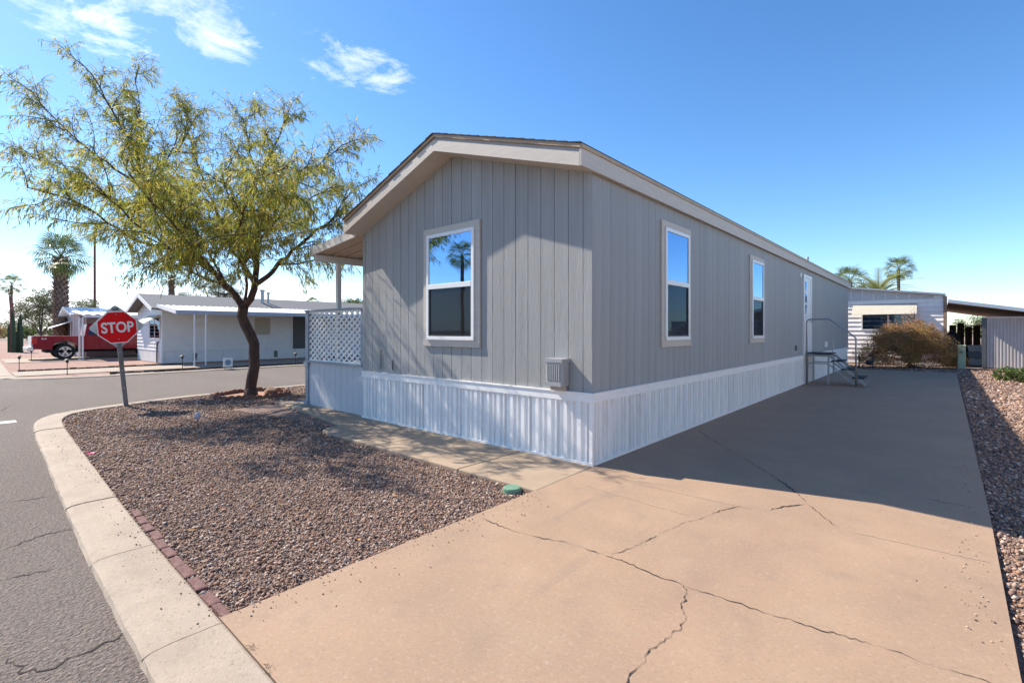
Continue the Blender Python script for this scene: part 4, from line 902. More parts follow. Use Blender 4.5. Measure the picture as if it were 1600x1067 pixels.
for dx, h, r_ in ((-.3, 2.9, .10), (-.12, 2.3, .11), (.05, 2.6, .10), (.22, 2.45, .11), (.36, 1.9, .10), (-.42, 1.9, .10), (.12, 1.4, .12)):
    cactus_col(cc + RGT * dx + FWD * random.uniform(-.4, .4), h, r_).build('arm', M_CACT, ca)
for dx, h in ((-.35, 4.4), (-.15, 4.1)): MB().tube([cc + RGT * dx, cc + RGT * (dx + .05) + UP * h * .6, cc + RGT * (dx - .12) + UP * h], [.05, .045, .03], 7).build('dead_stem', M_CACTRED, ca)

# ================================================================== HOUSES ACROSS THE STREET
M_LAP = mat('white_lap_siding', (.70, .69, .68), .55, .05, 3); M_ROOFG = mat('grey_shingle_roof', (.17, .17, .17), .95, .2, 14, .4, 40)
M_WROOF = mat('white_metal_roof', (.76, .76, .77), .4, .03); M_HTRIM = mat('white_trim', (.74, .73, .73), .5, .03); M_BLUEG = mat('grey_fascia', (.33, .37, .43), .5, .05)
M_CREAM = mat('cream_awning', (.50, .46, .37), .5, .06); M_BROWNWIN = mat('brown_curtain', (.20, .13, .09), .8, .3, 8, stretch=(6, 6, .2)); M_SHUT = mat('cream_shutter', (.42, .38, .30), .6)
def lap_wall(name, p0, p1, z0, ztop, m, parent, pitch=.2, thick=.024, boards=False, out=None):
    """overlapping boards from p0 to p1 (x,y); ztop(t) gives the top; out = outward unit vector"""
    p0, p1 = Vector((*p0, 0)), Vector((*p1, 0)); o_ = Vector((*out, 0)); b = MB(); z = z0; d = p1 - p0
    zmax = max(ztop(0), ztop(1), ztop(.5)); objs = []
    while z < zmax - .02:
        z2 = min(z + pitch, zmax)
        ts = [t / 40 for t in range(41) if ztop(t / 40) >= z + .02]
        if ts:
            ta, tb = min(ts), max(ts); a, c = p0 + d * ta, p0 + d * tb; q = MB() if boards else b
            za, zb = min(z2, ztop(ta) if ztop(ta) > z else z2), min(z2, ztop(tb) if ztop(tb) > z else z2)
            q.hexa([a + UP * z, c + UP * z, c + o_ * thick * 1.6 + UP * z, a + o_ * thick * 1.6 + UP * z, a + UP * za, c + UP * zb, c + o_ * .003 + UP * zb, a + o_ * .003 + UP * za])
            if boards: objs.append(q)
        z = z2
    if boards: return [q.build(name, m, parent) for q in objs]
    return b.build(name, m, parent)
def house2():
    X0, X1, Ya, Yb = -28.2, -23.7, 1.6, 20.0
    rt = thing('white_house', (-26, 10, 0), 'white lap-sided mobile home with long white carport awning across the street', 'mobile home')
    EZ, RZ2, xr = 2.44, 3.2, -25.95
    wl_ = MB().prism([(X0, Ya, -.02), (X1, Ya, -.02), (X1, Ya, EZ), (xr, Ya, RZ2 - .1), (X0, Ya, EZ)], (0, Yb - Ya, 0)).build('wall', M_LAP, rt)
    lap_wall('lap_siding', (X1, Ya), (X1, Yb), .55, lambda t: EZ, M_LAP, wl_, .17, out=(1, 0))
    gt = lambda t: EZ + (RZ2 - .1 - EZ) * (1 - abs(t * (X1 - X0) + X0 - xr) / (xr - X0 if t * (X1 - X0) + X0 < xr else X1 - xr))
    lap_wall('lap_siding', (X0, Ya), (X1, Ya), .55, gt, M_LAP, wl_, .17, out=(0, -1))
    MB().box(X1 - .05, X1 + .03, Ya - .03, Ya + .05, 0, EZ).build('corner_board', M_HTRIM, wl_)
    for k in range(15): MB().box(X1 + .005, X1 + .02, Ya + .1 + k * 1.2, Ya + 1.26 + k * 1.2, 0, .52).build('skirt_panel', M_LAP, wl_)
    for k in range(4): MB().box(X0 + .08 + k * 1.1, X0 + 1.14 + k * 1.1, Ya - .02, Ya - .005, 0, .52).build('skirt_panel', M_LAP, wl_)
    rf = MB()
    OVy = .45
    for xa, za, xb, zb in ((xr, RZ2, X1 + .25, EZ - .0), (X0 - .3, EZ - .02, xr, RZ2)):
        rf.hexa([(xa, Ya - OVy, za - .02), (xb, Ya - OVy, zb - .02), (xb, Yb, zb - .02), (xa, Yb, za - .02), (xa, Ya - OVy, za + .06), (xb, Ya - OVy, zb + .06), (xb, Yb, zb + .06), (xa, Yb, za + .06)])
    roof_ = rf.build('roof', M_ROOFG, rt)
    for xa, za, xb, zb in ((xr, RZ2, X1 + .25, EZ), (X0 - .3, EZ - .02, xr, RZ2)):
        MB().hexa([(xa, Ya - OVy - .03, za - .12), (xb, Ya - OVy - .03, zb - .12), (xb, Ya - OVy - .001, zb - .12), (xa, Ya - OVy - .001, za - .12), (xa, Ya - OVy - .03, za + .055), (xb, Ya - OVy - .03, zb + .055), (xb, Ya - OVy - .001, zb + .055), (xa, Ya - OVy - .001, za + .055)]).build('barge_board', M_HTRIM, roof_)
    for px_, z_ in ((462, .55), (477, .38)):
        v = DEP(px_, HY, 24.2); MB().tube([(xr + .9, v.y, RZ2 - .45), (xr + .9, v.y, RZ2 + z_ * .75)], .09 if z_ > .5 else .06, 10).tube([(xr + .9, v.y, RZ2 + z_ * .75), (xr + .9, v.y, RZ2 + z_ * .75 + .1)], .13 if z_ > .5 else .08, 10).build('roof_vent', M_GALV, roof_)
    # carport awning with corrugated white roof and scalloped upper edge
    A0, A1, za, zb = X1 + .1, -20.75, 2.62, 2.30
    co = MB(); N = 150; ya, yb = Ya - .2, Yb
    for k in range(N + 1):
        yy = ya + (yb - ya) * k / N; h = .035 if k % 2 else 0; co.v += [(A0, yy, za + h), (A1, yy, zb + h)]
    for k in range(N): co.f.append((2*k, 2*k+1, 2*k+3, 2*k+2))
    caw = co.build('awning_roof', M_WROOF, rt)
    MB().box(A1, A1 + .05, ya, yb, zb - .13, zb + .035).build('gutter', M_BLUEG, caw)
    MB().hexa([(A0, ya - .04, za - .1), (A1, ya - .04, zb - .12), (A1, ya, zb - .12), (A0, ya, za - .1), (A0, ya - .04, za + .05), (A1, ya - .04, zb + .05), (A1, ya, zb + .05), (A0, ya, za + .05)]).build('end_fascia', M_HTRIM, caw)
    for k, yy in enumerate((2.0, 9.4, 16.0)):
        for s_ in (0, .42): MB().box(A1 + .02 - .0, A1 + .055, yy + s_, yy + s_ + .045, -.004, zb - .131).build('post', M_HTRIM, rt)
        for j in range(5): MB().tube([(A1 + .04, yy + .045, .25 + j * .4), (A1 + .04, yy + .22, .4 + j * .4), (A1 + .04, yy + .42, .25 + j * .4)], .008, 5).build('scroll_work', M_HTRIM, rt)
    # gable window with a cream slatted awning
    gx0, gx1 = -25.7, -24.0
    wn_ = MB().box(gx0, gx1, Ya - .03, Ya - .024, 1.15, 2.05).build('window', M_BROWNWIN, rt)
    MB().box(gx0 - .06, gx1 + .06, Ya - .05, Ya - .031, 1.09, 1.15).box(gx0 - .06, gx0, Ya - .05, Ya - .031, 1.15, 2.05).box(gx1, gx1 + .06, Ya - .05, Ya - .031, 1.15, 2.05).box((gx0 + gx1) / 2 - .03, (gx0 + gx1) / 2 + .03, Ya - .045, Ya - .031, 1.15, 2.05).build('frame', M_HTRIM, wn_)
    MB().box(gx0, gx1, Ya - .038, Ya - .034, 1.15, 2.05).build('pane', M_GLASS2, wn_)
    wa = thing('window_awning', ((gx0 + gx1) / 2, Ya, 2.1), 'cream slatted awning over the gable window of the white house', 'awning')
    for k in range(9):
        t0, t1 = k / 9, (k + 1.1) / 9
        MB().hexa([(gx0 - .2, Ya - .03 - .8 * t0, 2.2 - .5 * t0 - .012), (gx1 + .15, Ya - .03 - .8 * t0, 2.2 - .5 * t0 - .012), (gx1 + .15, Ya - .03 - .8 * t1, 2.2 - .5 * t1 - .012), (gx0 - .2, Ya - .03 - .8 * t1, 2.2 - .5 * t1 - .012), (gx0 - .2, Ya - .03 - .8 * t0, 2.2 - .5 * t0), (gx1 + .15, Ya - .03 - .8 * t0, 2.2 - .5 * t0), (gx1 + .15, Ya - .03 - .8 * t1, 2.2 - .5 * t1 + .012), (gx0 - .2, Ya - .03 - .8 * t1, 2.2 - .5 * t1 + .012)]).build('slat', M_CREAM, wa)
    MB().bar((gx1 + .1, Ya - .8, 1.72), (gx1 + .1, Ya - .03, 1.72), .02, .02).bar((gx0 - .15, Ya - .8, 1.72), (gx0 - .15, Ya - .03, 1.72), .02, .02).build('brace', M_HTRIM, wa)
    # side wall openings under the carport
    for px0, px1, y0_, y1_, nm in ((398, 422, 497, 523, 'w'), (457, 480, 494, 543, 'd')):
        a, b = PX(px0, y1_, X1 + .03), PX(px1, y0_, X1 + .03)
        if nm == 'w':
            ww = MB().box(X1 + .025, X1 + .042, a.y, b.y, a.z, b.z).build('window', M_SHUT, rt)
            for k in range(8): MB().box(X1 + .0425, X1 + .055, a.y + .02, b.y - .02, a.z + (b.z - a.z) * k / 8, a.z + (b.z - a.z) * (k + .7) / 8).build('slat', M_SHUT, ww)
        else:
            dd = MB().box(X1 + .025, X1 + .05, a.y, b.y, .5, b.z).build('door', mat('dark_screen_door', (.07, .075, .08), .6), rt)
            MB().box(X1 + .024, X1 + .06, a.y - .06, a.y, .5, b.z).box(X1 + .024, X1 + .06, b.y, b.y + .06, .5, b.z).build('frame', M_HTRIM, dd)
    for px_ in (305, 431):
        a = PX(px_, 560, X1 + .03); MB().box(X1 + .021, X1 + .03, a.y - .09, a.y + .09, .08, .42).build('skirt_vent', M_STEELDARK, rt)
    # meter pipe by the gable corner
    MB().tube([(-24.35, Ya - .06, -.0), (-24.35, Ya - .06, .8), (-24.25, Ya - .06, .95), (-24.1, Ya - .06, .97)], .03, 8).tube([(-24.2, Ya - .1, 0), (-24.22, Ya - .1, .45)], .025, 8).build('conduit', M_STEELDARK, rt)
house2()
def house3():
    Yg = -.3; xr, xl, xe = -36.9, -39.75, -34.1
    rt = thing('far_white_house', (-37, 7, 0), 'low white house behind the pickup with scalloped carport roof', 'mobile home')
    MB().prism([(xl + .3, Yg + .4, 0), (xe, Yg + .4, 0), (xe, Yg + .4, 2.25), (xr, Yg + .4, 2.75), (xl + .3, Yg + .4, 2.15)], (0, 17, 0)).build('wall', mat('mauve_grey_siding', (.34, .29, .30), .6, .08, 4), rt)
    MB().hexa([(xl, Yg, 2.06), (xr, Yg, 2.8), (xr, 17, 2.8), (xl, 17, 2.06), (xl, Yg, 2.14), (xr, Yg, 2.9), (xr, 17, 2.9), (xl, 17, 2.14)]).hexa([(xr, Yg, 2.8), (xe + .3, Yg, 2.3), (xe + .3, 17, 2.3), (xr, 17, 2.8), (xr, Yg, 2.9), (xe + .3, Yg, 2.4), (xe + .3, 17, 2.4), (xr, 17, 2.9)]).build('roof', M_WROOF, rt)
    for xa, za, xb, zb in ((xl, 2.1, xr, 2.86), (xr, 2.86, xe + .3, 2.36)): MB().bar((xa, Yg - .02, za), (xb, Yg - .02, zb), .03, .14).build('barge_board', M_HTRIM, rt)
    co = MB(); N = 90; ya, yb = Yg, 17; A0, A1, za, zb = xe + .25, -29.95, 2.55, 2.28
    for k in range(N + 1):
        yy = ya + (yb - ya) * k / N; h = .07 if k % 2 else 0; co.v += [(A0, yy, za + h), (A1, yy, zb + h)]
    for k in range(N): co.f.append((2*k, 2*k+1, 2*k+3, 2*k+2))
    co.build('awning_roof', M_WROOF, rt); MB().box(A1, A1 + .05, ya, yb, zb - .12, zb + .0).build('gutter', M_HTRIM, rt)
    for px_ in (124.3, 129.3):
        a = PX(px_, 520, A1 + .02); MB().box(A1 - .02, A1 + .03, a.y - .035, a.y + .035, -.004, zb - .121).build('post', M_HTRIM, rt)
    for k in range(2): MB().box(A0 - .1, A0 - .05, Yg + .1 + k * .5, Yg + .16 + k * .5, 0, 2.5).build('post', M_HTRIM, rt)
    wx0, wx1 = -38.8, -37.2; ww = MB().box(wx0, wx1, Yg + .37, Yg + .385, 1.0, 1.9).build('window', M_DARK, rt); MB().box(wx0 - .06, wx0, Yg + .35, Yg + .384, .95, 1.95).box(wx1, wx1 + .06, Yg + .35, Yg + .384, .95, 1.95).box(wx0, wx1, Yg + .35, Yg + .384, .95, 1.0).build('frame', M_HTRIM, ww)
    MB().hexa([(wx0 - .2, Yg - .5, 1.62), (wx1 + .2, Yg - .5, 1.62), (wx1 + .2, Yg + .39, 2.02), (wx0 - .2, Yg + .39, 2.02), (wx0 - .2, Yg - .5, 1.66), (wx1 + .2, Yg - .5, 1.66), (wx1 + .2, Yg + .39, 2.06), (wx0 - .2, Yg + .39, 2.06)]).build('window_hood', M_HTRIM, rt)
house3()

# ================================================================== RED PICKUP
def pickup():
    X = -31.0; Yw = PX(102, 556, X).y; Y0 = Yw - 1.22      # near side plane; tail end
    rt = thing('pickup_truck', (X - 1, Y0 + 2.9, 0), 'red pickup truck parked under the far carport, tailgate towards the street', 'pickup truck')
    M_TR = mat('red_car_paint', (.26, .004, .016), .35, .04, 2, spec=.3, coat=.25); M_TYRE = mat('tyre_rubber', (.02, .02, .02), .85); M_RIM = mat('alloy_rim', (.62, .62, .63), .3, metal=.8); M_CHR = mat('chrome_bumper', (.68, .68, .70), .25, metal=.7)
    M_GLS = mat('tinted_glass', (.012, .013, .015), .08, spec=.8); M_TAIL = mat('tail_lamp_red', (.5, .02, .02), .2); M_UND = mat('black_underbody', (.015, .015, .015), .9)
    def P(u, z): return (X, Y0 + u, z)
    def arch(c_, r_, z0): return [(c_ + r_ * math.cos(R(a)), z0 + r_ * math.sin(R(a))) for a in range(180, -1, -15)]
    wr, wf = 1.22, 4.85
    prof = [(.04, .55)] + [(wr - .5, .52)] + arch(wr, .5, .50) + [(wr + .5, .42)] + [(wf - .5, .42)] + arch(wf, .5, .50) + [(wf + .5, .5), (5.85, .5), (5.9, .75), (5.88, 1.02), (5.6, 1.12), (4.3, 1.19), (4.28, 1.20), (2.24, 1.20), (2.22, 1.20), (.02, 1.20), (.0, 1.1)]
    body = bevel(MB().prism([P(u, z) for u, z in prof], (-1.98, 0, 0)).build('body', M_TR, rt), .035, 3)
    MB().box(X - 1.9, X - .08, Y0 + .06, Y0 + 1.94, 1.16, 1.203).build('bed_rail', M_TR, body)
    # cab greenhouse
    g0, g1, t0, t1 = 1.98, 4.35, 2.10, 3.75; zi, zt = 1.19, 1.86; ix = .2
    cabp = MB().hexa([(X - .03, Y0 + g0, zi), (X - .03, Y0 + g1, zi), (X - 1.95, Y0 + g1, zi), (X - 1.95, Y0 + g0, zi), (X - ix, Y0 + t0, zt), (X - ix, Y0 + t1, zt), (X - 1.98 + ix, Y0 + t1, zt), (X - 1.98 + ix, Y0 + t0, zt)]).build('cab', M_TR, rt); bevel(cabp, .05, 3)
    def side(u, z): t = (z - zi) / (zt - zi); return (X - .03 - (ix - .03) * t + .006, Y0 + u, z)
    for ua, ub, uc, ud in ((2.12, 2.92, 2.92, 2.22), (3.0, 4.1, 3.62, 3.0)):
        MB().prism([side(ua, 1.25), side(ub, 1.25), side(uc, 1.76), side(ud, 1.76)], (.004, 0, 0)).build('window', M_GLS, cabp)
    MB().hexa([(X - .25, Y0 + g0 - .004 + .03, 1.28), (X - 1.73, Y0 + g0 - .004 + .03, 1.28), (X - 1.73, Y0 + g0 + .02, 1.28), (X - .25, Y0 + g0 + .02, 1.28), (X - .32, Y0 + t0 - .015, 1.76), (X - 1.66, Y0 + t0 - .015, 1.76), (X - 1.66, Y0 + t0 + .02, 1.76), (X - .32, Y0 + t0 + .02, 1.76)]).build('window', M_GLS, cabp)
    for u in (2.02, 2.96, 4.2): MB().box(X + .0005, X + .004, Y0 + u - .006, Y0 + u + .006, .55, 1.19).build('door_seam', M_UND, body)
    for u in (2.9, 3.18): MB().box(X + .0005, X + .03, Y0 + u - .07, Y0 + u + .07, 1.05, 1.09).build('door_handle', M_TR, body)
    MB().box(X + .02, X + .22, Y0 + 3.95, Y0 + 4.05, 1.25, 1.5).build('mirror', M_TR, cabp)
    MB().box(X - 1.98, X, Y0 + .5, Y0 + 5.6, .36, .49).build('underbody', M_UND, rt)
    for u in (wr, wf):
        for xs, sd in ((X - .02, 1), (X - 1.96, -1)):
            wh = MB().tube([(xs - sd * .26, Y0 + u, .40), (xs - sd * .25, Y0 + u, .40), (xs - sd * .03, Y0 + u, .40), (xs, Y0 + u, .40)], [.37, .40, .40, .36], 28).build('wheel', M_TYRE, rt, smooth=False)
            MB().tube([(xs + sd * .001, Y0 + u, .40), (xs + sd * .006, Y0 + u, .40)], .25, 24).build('rim', M_STEELDARK, wh)
            for k in range(6):
                a = k * math.pi / 3; d = Vector((0, math.cos(a), math.sin(a))); c_ = Vector((xs + sd * .012, Y0 + u, .40)); MB().bar(c_ + d * .04, c_ + d * .25, .085, .016, Vector((sd, 0, 0))).build('spoke', M_RIM, wh)
            n = 24; ringb = MB(); 
            for k in range(n):
                a, a2 = 2 * math.pi * k / n, 2 * math.pi * (k + 1) / n; xx = xs + sd * .016
                ringb.poly([(xx, Y0 + u + .262 * math.cos(a), .40 + .262 * math.sin(a)), (xx, Y0 + u + .262 * math.cos(a2), .40 + .262 * math.sin(a2)), (xx, Y0 + u + .222 * math.cos(a2), .40 + .222 * math.sin(a2)), (xx, Y0 + u + .222 * math.cos(a), .40 + .222 * math.sin(a))])
            ringb.build('rim_lip', M_RIM, wh); MB().tube([(xs + sd * .012, Y0 + u, .40), (xs + sd * .03, Y0 + u, .40)], .06, 12).build('hub_cap', M_RIM, wh)
    MB().box(X - .16, X + .003, Y0 - .02, Y0 + .17, .82, 1.13).build('tail_lamp', M_TAIL, rt); MB().box(X - 1.98 - .003, X - 1.82, Y0 - .02, Y0 + .17, .82, 1.13).build('tail_lamp', M_TAIL, rt)
    MB().box(X - 1.8, X - .18, Y0 - .025, Y0 + .03, .66, 1.19).build('tailgate', mat('pale_tailgate', (.62, .58, .58), .35, .05), rt)
    bevel(MB().box(X - 1.96, X - .02, Y0 - .2, Y0 + .08, .46, .66).build('bumper', M_CHR, rt), .03, 2)
    MTX = Matrix(((0, 0, 1, X + .0012), (1, 0, 0, Y0 + .42), (0, 1, 0, 1.07), (0, 0, 0, 1))); 
    rt2 = rt; o = text_mesh('4x4', .13, M_SIGNW, body, MTX, 'bed_decal', .003)
    o.data.transform(Matrix.Translation(-Vector(rt['_o']))); 
pickup()

# small things on the far block
M_LAMPDK = mat('dark_path_lamp', (.03, .028, .03), .6)
for i, (x_, y_, lb) in enumerate(((105, 586, 'dark path lamp in the gravel strip before the pickup'), (285, 577, 'dark path lamp at the base of the carport post'), (462, 571, 'dark path lamp by the shaded far carport'), (49, 564, 'dark path lamp near the pickup tailgate'), (30, 578, 'dark path lamp near the far kerb corner'))):
    c_ = G(x_, y_, -.03); pt = thing('path_lamp', c_, lb, 'path lamp', 'path lamps across the street')
    MB().tube([c_, c_ + UP * .42], .013, 6).build('stake', M_LAMPDK, pt); MB().tube([c_ + UP * .42, c_ + UP * .5, c_ + UP * .52, c_ + UP * .56], [.04, .04, .09, .025], 10).build('lamp_head', M_LAMPDK, pt)
c_ = G(356, 577, -.03); ys = thing('yard_sign', c_, 'small white square yard sign with a blue round emblem before the white house', 'yard sign')
bd = MB().box(c_.x, c_.x + .02, c_.y - .17, c_.y + .17, .06, .42).build('board', M_SIGNW, ys)
MB().tube([(c_.x + .0205, c_.y, .24), (c_.x + .024, c_.y, .24)], .11, 20).build('emblem', mat('blue_emblem', (.16, .27, .36), .5, .4, 14), bd)
for s_ in (-.12, .12): MB().box(c_.x, c_.x + .018, c_.y + s_ - .012, c_.y + s_ + .012, -.03, .059).build('stake', M_STEELDARK, ys)
# black scalloped border along the far gravel strip
M_BORD = mat('black_border', (.05, .035, .03), .9, .2, 10)
bo = thing('garden_border', (-18.7, 4, 0), 'low dark border edging along the gravel across the street', 'edging')
bmsh = MB().box(-.03, .03, -.11, .11, -.035, .05).mesh('border_block'); bmsh.materials.append(M_BORD)
for k in range(70): inst('border_block', bmsh, (-18.62 + random.uniform(-.02, .02), -1.0 + k * .235, random.uniform(-.01, .01)), bo)
bo2 = thing('garden_border', (-22.6, -1, 0), 'low dark border edging along the concrete drive of the white house', 'edging')
for k in range(22): inst('border_block', bmsh, (-22.42 + random.uniform(-.02, .02), -3.0 + k * .235, random.uniform(-.01, .01)), bo2)
# overhead power lines far behind
M_WIRE = mat('black_wire', (.05, .05, .05), .8)
for z_, lb in ((8.2, 'upper thin power line crossing behind the houses'), (6.6, 'lower thin power line crossing behind the houses')):
    a, b = DEP(-300, HY, 62), DEP(620, HY, 80); P_ = [Vector((a.x + (b.x - a.x) * t, a.y + (b.y - a.y) * t, z_ - 1.2 * math.sin(math.pi * t))) for t in [i / 24 for i in range(25)]]
    tag(MB().tube(P_, .016, 5).build('power_line', M_WIRE, origin=P_[12]), lb, 'power line')

# ================================================================== RIGHT: WHITE LAP-SIDED HOUSE, CARPORT, METAL SHED
def right_side():
    Yf = 23.0; M_LAP = mat('bright_white_siding', (.84, .82, .79), .5, .04, 3)
    rt = thing('lap_sided_house', (1, 26, 0), 'white lap-sided home with low sloping roof beyond the driveway', 'mobile home')
    xl, xr = -3.2, PY(1475, 500, Yf).x; top = lambda x: 3.44 + (x + .39) * (3.015 - 3.48) / (2.99 + .39)
    wl_ = MB().prism([(xl, Yf, 0), (xr, Yf, 0), (xr, Yf, top(xr)), (xl, Yf, top(xl))], (0, 8, 0)).build('wall', M_LAP, rt)
    z = .3
    while z < 2.82:
        MB().hexa([(xl, Yf - .045, z), (xr, Yf - .045, z), (xr, Yf - .001, z), (xl, Yf - .001, z), (xl, Yf - .004, z + .2), (xr, Yf - .004, z + .2), (xr, Yf - .001, z + .2), (xl, Yf - .001, z + .2)]).build('siding_board', M_LAP, wl_); z += .2
    x = xl
    while x < xr - .35:
        zt = min(top(x), top(x + .42)) - .03
        if zt > 2.9: MB().box(x + .02, x + .40, Yf - .03, Yf - .001, 2.88, zt).build('upper_panel', mat('pale_grey_panel', (.52, .52, .53), .6, .05), wl_); MB().box(x - .02, x + .018, Yf - .045, Yf - .001, 2.86, zt).build('batten', M_HTRIM, wl_)
        x += .42
    MB().box(xl, xr, Yf - .05, Yf - .001, 2.82, 2.86).build('ledge', M_HTRIM, wl_)
    MB().hexa([(xl, Yf - .3, top(xl)), (xr + .05, Yf - .3, top(xr)), (xr + .05, 31, top(xr)), (xl, 31, top(xl)), (xl, Yf - .3, top(xl) + .07), (xr + .05, Yf - .3, top(xr) + .07), (xr + .05, 31, top(xr) + .07), (xl, 31, top(xl) + .07)]).build('roof', M_BLUEG, rt)
    MB().box(xr - .02, xr + .1, Yf - .08, Yf + .02, 0, top(xr) - .03).build('corner_post', mat('tan_wood', (.30, .21, .15), .8, .2, 8), rt)
    wx0, wx1 = PY(1348, 500, Yf).x, PY(1430, 500, Yf).x; wz0, wz1 = 1.55, 2.2
    w_ = MB().box(wx0, wx1, Yf - .04, Yf - .03, wz0, wz1).build('window', M_DARK, rt)
    MB().box(wx0, wx1, Yf - .052, Yf - .046, wz0, wz1).build('pane', M_GLASS2, w_)
    fr_ = MB()
    for a, b in ((wx0 - .05, wx0), (wx1, wx1 + .05), ((wx0 + wx1) / 2 - .03, (wx0 + wx1) / 2 + .03)): fr_.box(a, b, Yf - .07, Yf - .029, wz0, wz1)
    fr_.box(wx0 - .05, wx1 + .05, Yf - .07, Yf - .029, wz0 - .05, wz0 - .0005); fr_.build('frame', M_HTRIM, w_)
    ax0, ax1 = PY(1333, 480, Yf).x, PY(1433, 480, Yf).x
    wa = thing('window_awning', ((ax0 + ax1) / 2, Yf - .3, 2.3), 'cream slatted awning over the window behind the rusty bush', 'awning')
    for k in range(8):
        y0_ = Yf - .04 - .5 * k / 8; z0_ = 2.68 - .46 * k / 8
        MB().hexa([(ax0, y0_ - .07, z0_ - .07), (ax1, y0_ - .07, z0_ - .07), (ax1, y0_ - .06, z0_ - .075), (ax0, y0_ - .06, z0_ - .075), (ax0, y0_, z0_), (ax1, y0_, z0_), (ax1, y0_ + .01, z0_ - .005), (ax0, y0_ + .01, z0_ - .005)]).build('slat', M_CREAM, wa)
    # carport roof sloping away to the right
    cp = thing('carport', (6, 24, 0), 'brown underside carport roof sloping off the white lap-sided home', 'carport')
    c0, c1 = xr + .12, 8.2; za, zb = 2.62, 1.62
    zf = lambda x: za + (zb - za) * (x - c0) / (c1 - c0)
    M_UNDER = mat('brown_carport_underside', (.34, .22, .14), .8, .15, 4)
    n = 36
    for k in range(n):
        y0_ = 21.9 + k * .36; MB().hexa([(c0, y0_, zf(c0)), (c1, y0_, zf(c1)), (c1, y0_ + .35, zf(c1)), (c0, y0_ + .35, zf(c0)), (c0, y0_, zf(c0) + .03), (c1, y0_, zf(c1) + .03), (c1, y0_ + .35, zf(c1) + .03), (c0, y0_ + .35, zf(c0) + .03)]).build('roof_pan', M_UNDER, cp)
    MB().hexa([(c0, 21.85, zf(c0) + .0), (c1, 21.85, zf(c1)), (c1, 21.899, zf(c1)), (c0, 21.899, zf(c0)), (c0, 21.85, zf(c0) + .13), (c1, 21.85, zf(c1) + .13), (c1, 21.899, zf(c1) + .13), (c0, 21.899, zf(c0) + .13)]).build('fascia', mat('blue_grey_metal', (.40, .47, .53), .45, .06), cp)
    MB().hexa([(c0, 21.9, zf(c0) + .031), (c1, 21.9, zf(c1) + .031), (c1, 34.8, zf(c1) + .031), (c0, 34.8, zf(c0) + .031), (c0, 21.9, zf(c0) + .05), (c1, 21.9, zf(c1) + .05), (c1, 34.8, zf(c1) + .05), (c0, 34.8, zf(c0) + .05)]).build('roof_sheet', M_WROOF, cp)
    for yy in (22.2, 27): MB().box(c1 - .3, c1 - .2, yy, yy + .1, -.03, zf(c1 - .25)).build('post', M_HTRIM, cp)
    # corrugated shed
    s0 = PY(1541, 530, 22.6).x
    sh = thing('metal_shed', (s0 + 2, 23.6, 0), 'corrugated grey metal shed wall under the carport', 'shed')
    co = MB(); N = 96; Ls = 4.6; zt = 1.98
    pr_ = [(0, 0), (.02, .022), (.055, .022), (.075, 0), (.096, 0)]
    k = 0; x = s0
    sheet = 0
    while x < s0 + Ls:
        b = MB()
        for j in range(8):
            for u, o_ in pr_[:-1] if j < 7 else pr_: b.v += [(x + j * .096 + u, 22.6 - o_, .0), (x + j * .096 + u, 22.6 - o_, zt)]
        for j in range(len(b.v) // 2 - 1): b.f.append((2*j, 2*j+2, 2*j+3, 2*j+1))
        b.build('metal_sheet', mat('weathered_metal', (.52, .48, .455), .5, .12, 3, metal=.25, stretch=(4, 4, .4)), sh); x += 8 * .096
    MB().box(s0 - .12, s0 - .005, 22.52, 22.66, -.03, zt + .02).build('corner_post', M_STEELDARK, sh)
    MB().box(s0, s0 + Ls, 22.64, 24.6, -.03, zt - .05).build('body', M_STEELDARK, sh)
    MB().box(s0 - .05, s0 + Ls, 22.5, 24.7, zt, zt + .05).build('roof', M_WROOF, sh)
    # clutter in the shade of the carport
    bk = thing('storage_wall', (4, 27.5, 0), 'dark brown slatted storage partition in the carport shade', 'partition')
    for k in range(9): MB().box(xr + .2 + k * .28, xr + .45 + k * .28, 27.0, 27.05, -.03, 1.75 + .1 * math.sin(k * 2)).build('board', mat('dark_brown_wood', (.075, .042, .03), .9, .4, 8), bk)
    q = PY(1497, 560, 21.6); pb = thing('utility_pedestal', (q.x + .05, 21.6, 0), 'pale green utility pedestal standing before the carport', 'utility box')
    M_PG = mat('pale_green_metal', (.36, .44, .30), .5, .08, 8)
    bevel(MB().box(q.x - .02, q.x + .22, 21.5, 21.68, -.03, .86).build('cabinet', M_PG, pb), .015); bevel(MB().box(q.x - .035, q.x + .235, 21.485, 21.695, .861, .92).build('cap', M_PG, pb), .01); MB().box(q.x + .06, q.x + .14, 21.492, 21.4995, .6, .68).build('label_plate', M_STEELDARK, pb)
    # motor scooter shape / bins in shade
    q = PY(1524, 552, 25.0); bn = thing('storage_bin', (q.x, 25, 0), 'stack of white tubs in the carport shade', 'tub')
    for k in range(3): bevel(MB().prism([(q.x - .22, 24.8, -.03 + k * .3), (q.x + .22, 24.8, -.03 + k * .3), (q.x + .26, 24.8, .24 + k * .3), (q.x - .26, 24.8, .24 + k * .3)], (0, .4, 0)).build('tub', [M_HTRIM, M_BLUEG, M_HTRIM][k], bn), .01)
    q = PY(1487, 540, 24.0); tp = thing('covered_barrel', (q.x, 24, 0), 'dark tarp covered barrel beside the tan corner post', 'barrel')
    MB().tube([(q.x, 24, -.03), (q.x, 24, .1), (q.x, 24, .75), (q.x, 24, 1.25), (q.x + .03, 24, 1.5)], [.33, .34, .33, .25, .05], 12).build('tarp', mat('black_tarp', (.03, .03, .04), .5, .3, 6, .8, 12, bdist=.06), tp, smooth=True)
right_side()
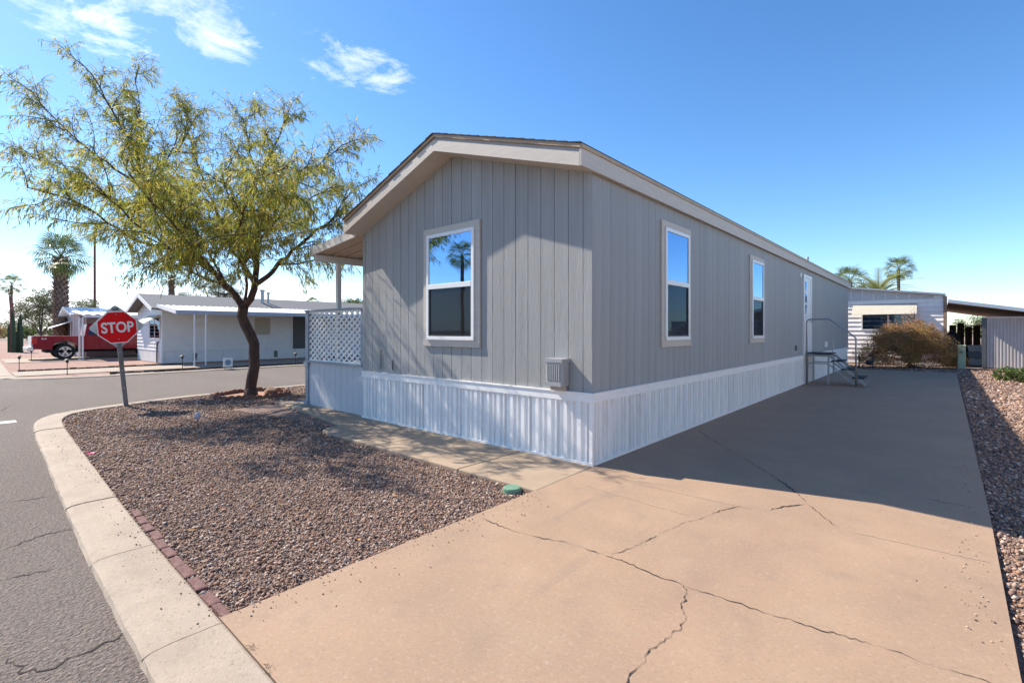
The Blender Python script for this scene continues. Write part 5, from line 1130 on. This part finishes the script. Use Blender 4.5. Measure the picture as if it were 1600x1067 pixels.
def east_house():  # unseen home, hinted in the side window, added to bounce sun onto the driveway
    X0, X1, Ya, Yb = 7.3, 11.6, -1.5, 13.5; EZ, RZ_ = 3.0, 3.7; xm = (X0 + X1) / 2
    rt = thing('added_east_house', (xm, 6, 0), 'unseen white lap-sided mobile home added east of the driveway for bounced sunlight', 'mobile home')
    wl_ = MB().prism([(X0, Ya, -.03), (X1, Ya, -.03), (X1, Ya, EZ), (xm, Ya, RZ_ - .1), (X0, Ya, EZ)], (0, Yb - Ya, 0)).build('wall', M_LAP, rt)
    lap_wall('lap_siding', (X0, Ya), (X0, Yb), .6, lambda t: EZ, M_LAP, wl_, .2, out=(-1, 0))
    for xa, za, xb, zb in ((X0 - .25, EZ, xm, RZ_), (xm, RZ_, X1 + .25, EZ)):
        MB().hexa([(xa, Ya - .3, za), (xb, Ya - .3, zb), (xb, Yb + .3, zb), (xa, Yb + .3, za), (xa, Ya - .3, za + .1), (xb, Ya - .3, zb + .1), (xb, Yb + .3, zb + .1), (xa, Yb + .3, za + .1)]).build('roof', M_WROOF, rt)
    for yy in (1.0, 5.0, 10.0):
        w_ = MB().box(X0 - .05, X0 - .04, yy, yy + 1.3, 1.3, 2.3).build('window', M_DARK, rt); fr_ = MB()
        for a, b in ((yy - .06, yy), (yy + 1.3, yy + 1.36)): fr_.box(X0 - .08, X0 - .039, a, b, 1.24, 2.36)
        fr_.box(X0 - .08, X0 - .039, yy, yy + 1.3, 1.24, 1.3).box(X0 - .08, X0 - .039, yy, yy + 1.3, 2.3, 2.36).build('frame', M_HTRIM, w_); MB().box(X0 - .062, X0 - .056, yy, yy + 1.3, 1.3, 2.3).build('pane', M_GLASS2, w_)
    d_ = MB().box(X0 - .06, X0 - .04, 7.6, 8.5, .6, 2.65).build('door', M_HTRIM, rt); MB().tube([(X0 - .06, 8.4, 1.6), (X0 - .11, 8.4, 1.6)], .03, 8).build('door_knob', M_GALV, d_)
east_house()
leafy('shade_tree', on(1528, 40), 'green leafy tree seen under the carport roof', 'tree', [(0, 0, 1.9, 1.8, 1.4, .9), (1.3, 1.1, 2.1, 1.2, 1.2, .8)], 6000, .12, M_GREEN, M_GREYBARK, .15)
# iron plant stand by the end of the driveway
q = G(1353, 577, -.03); pt = thing('plant_stand', (q.x, q.y, 0), 'black iron plant stand beside the bush', 'plant stand')
ir = MB()
for sx in (-.22, .22):
    for sy in (-.12, .12): ir.tube([(q.x + sx, q.y + sy, -.03), (q.x + sx, q.y + sy, .55)], .012, 6)
for z_ in (.15, .54): ir.tube([(q.x - .22, q.y - .12, z_), (q.x + .22, q.y - .12, z_), (q.x + .22, q.y + .12, z_), (q.x - .22, q.y + .12, z_), (q.x - .22, q.y - .12, z_)], .01, 6)
ir.build('frame', M_LAMPDK, pt); MB().tube([(q.x + .1, q.y, .15), (q.x + .1, q.y, .3), (q.x + .1, q.y, .33)], [.09, .12, .12], 12).build('pot', M_LAMPDK, pt)
for o in bpy.data.objects:
    if '_o' in o: del o['_o']
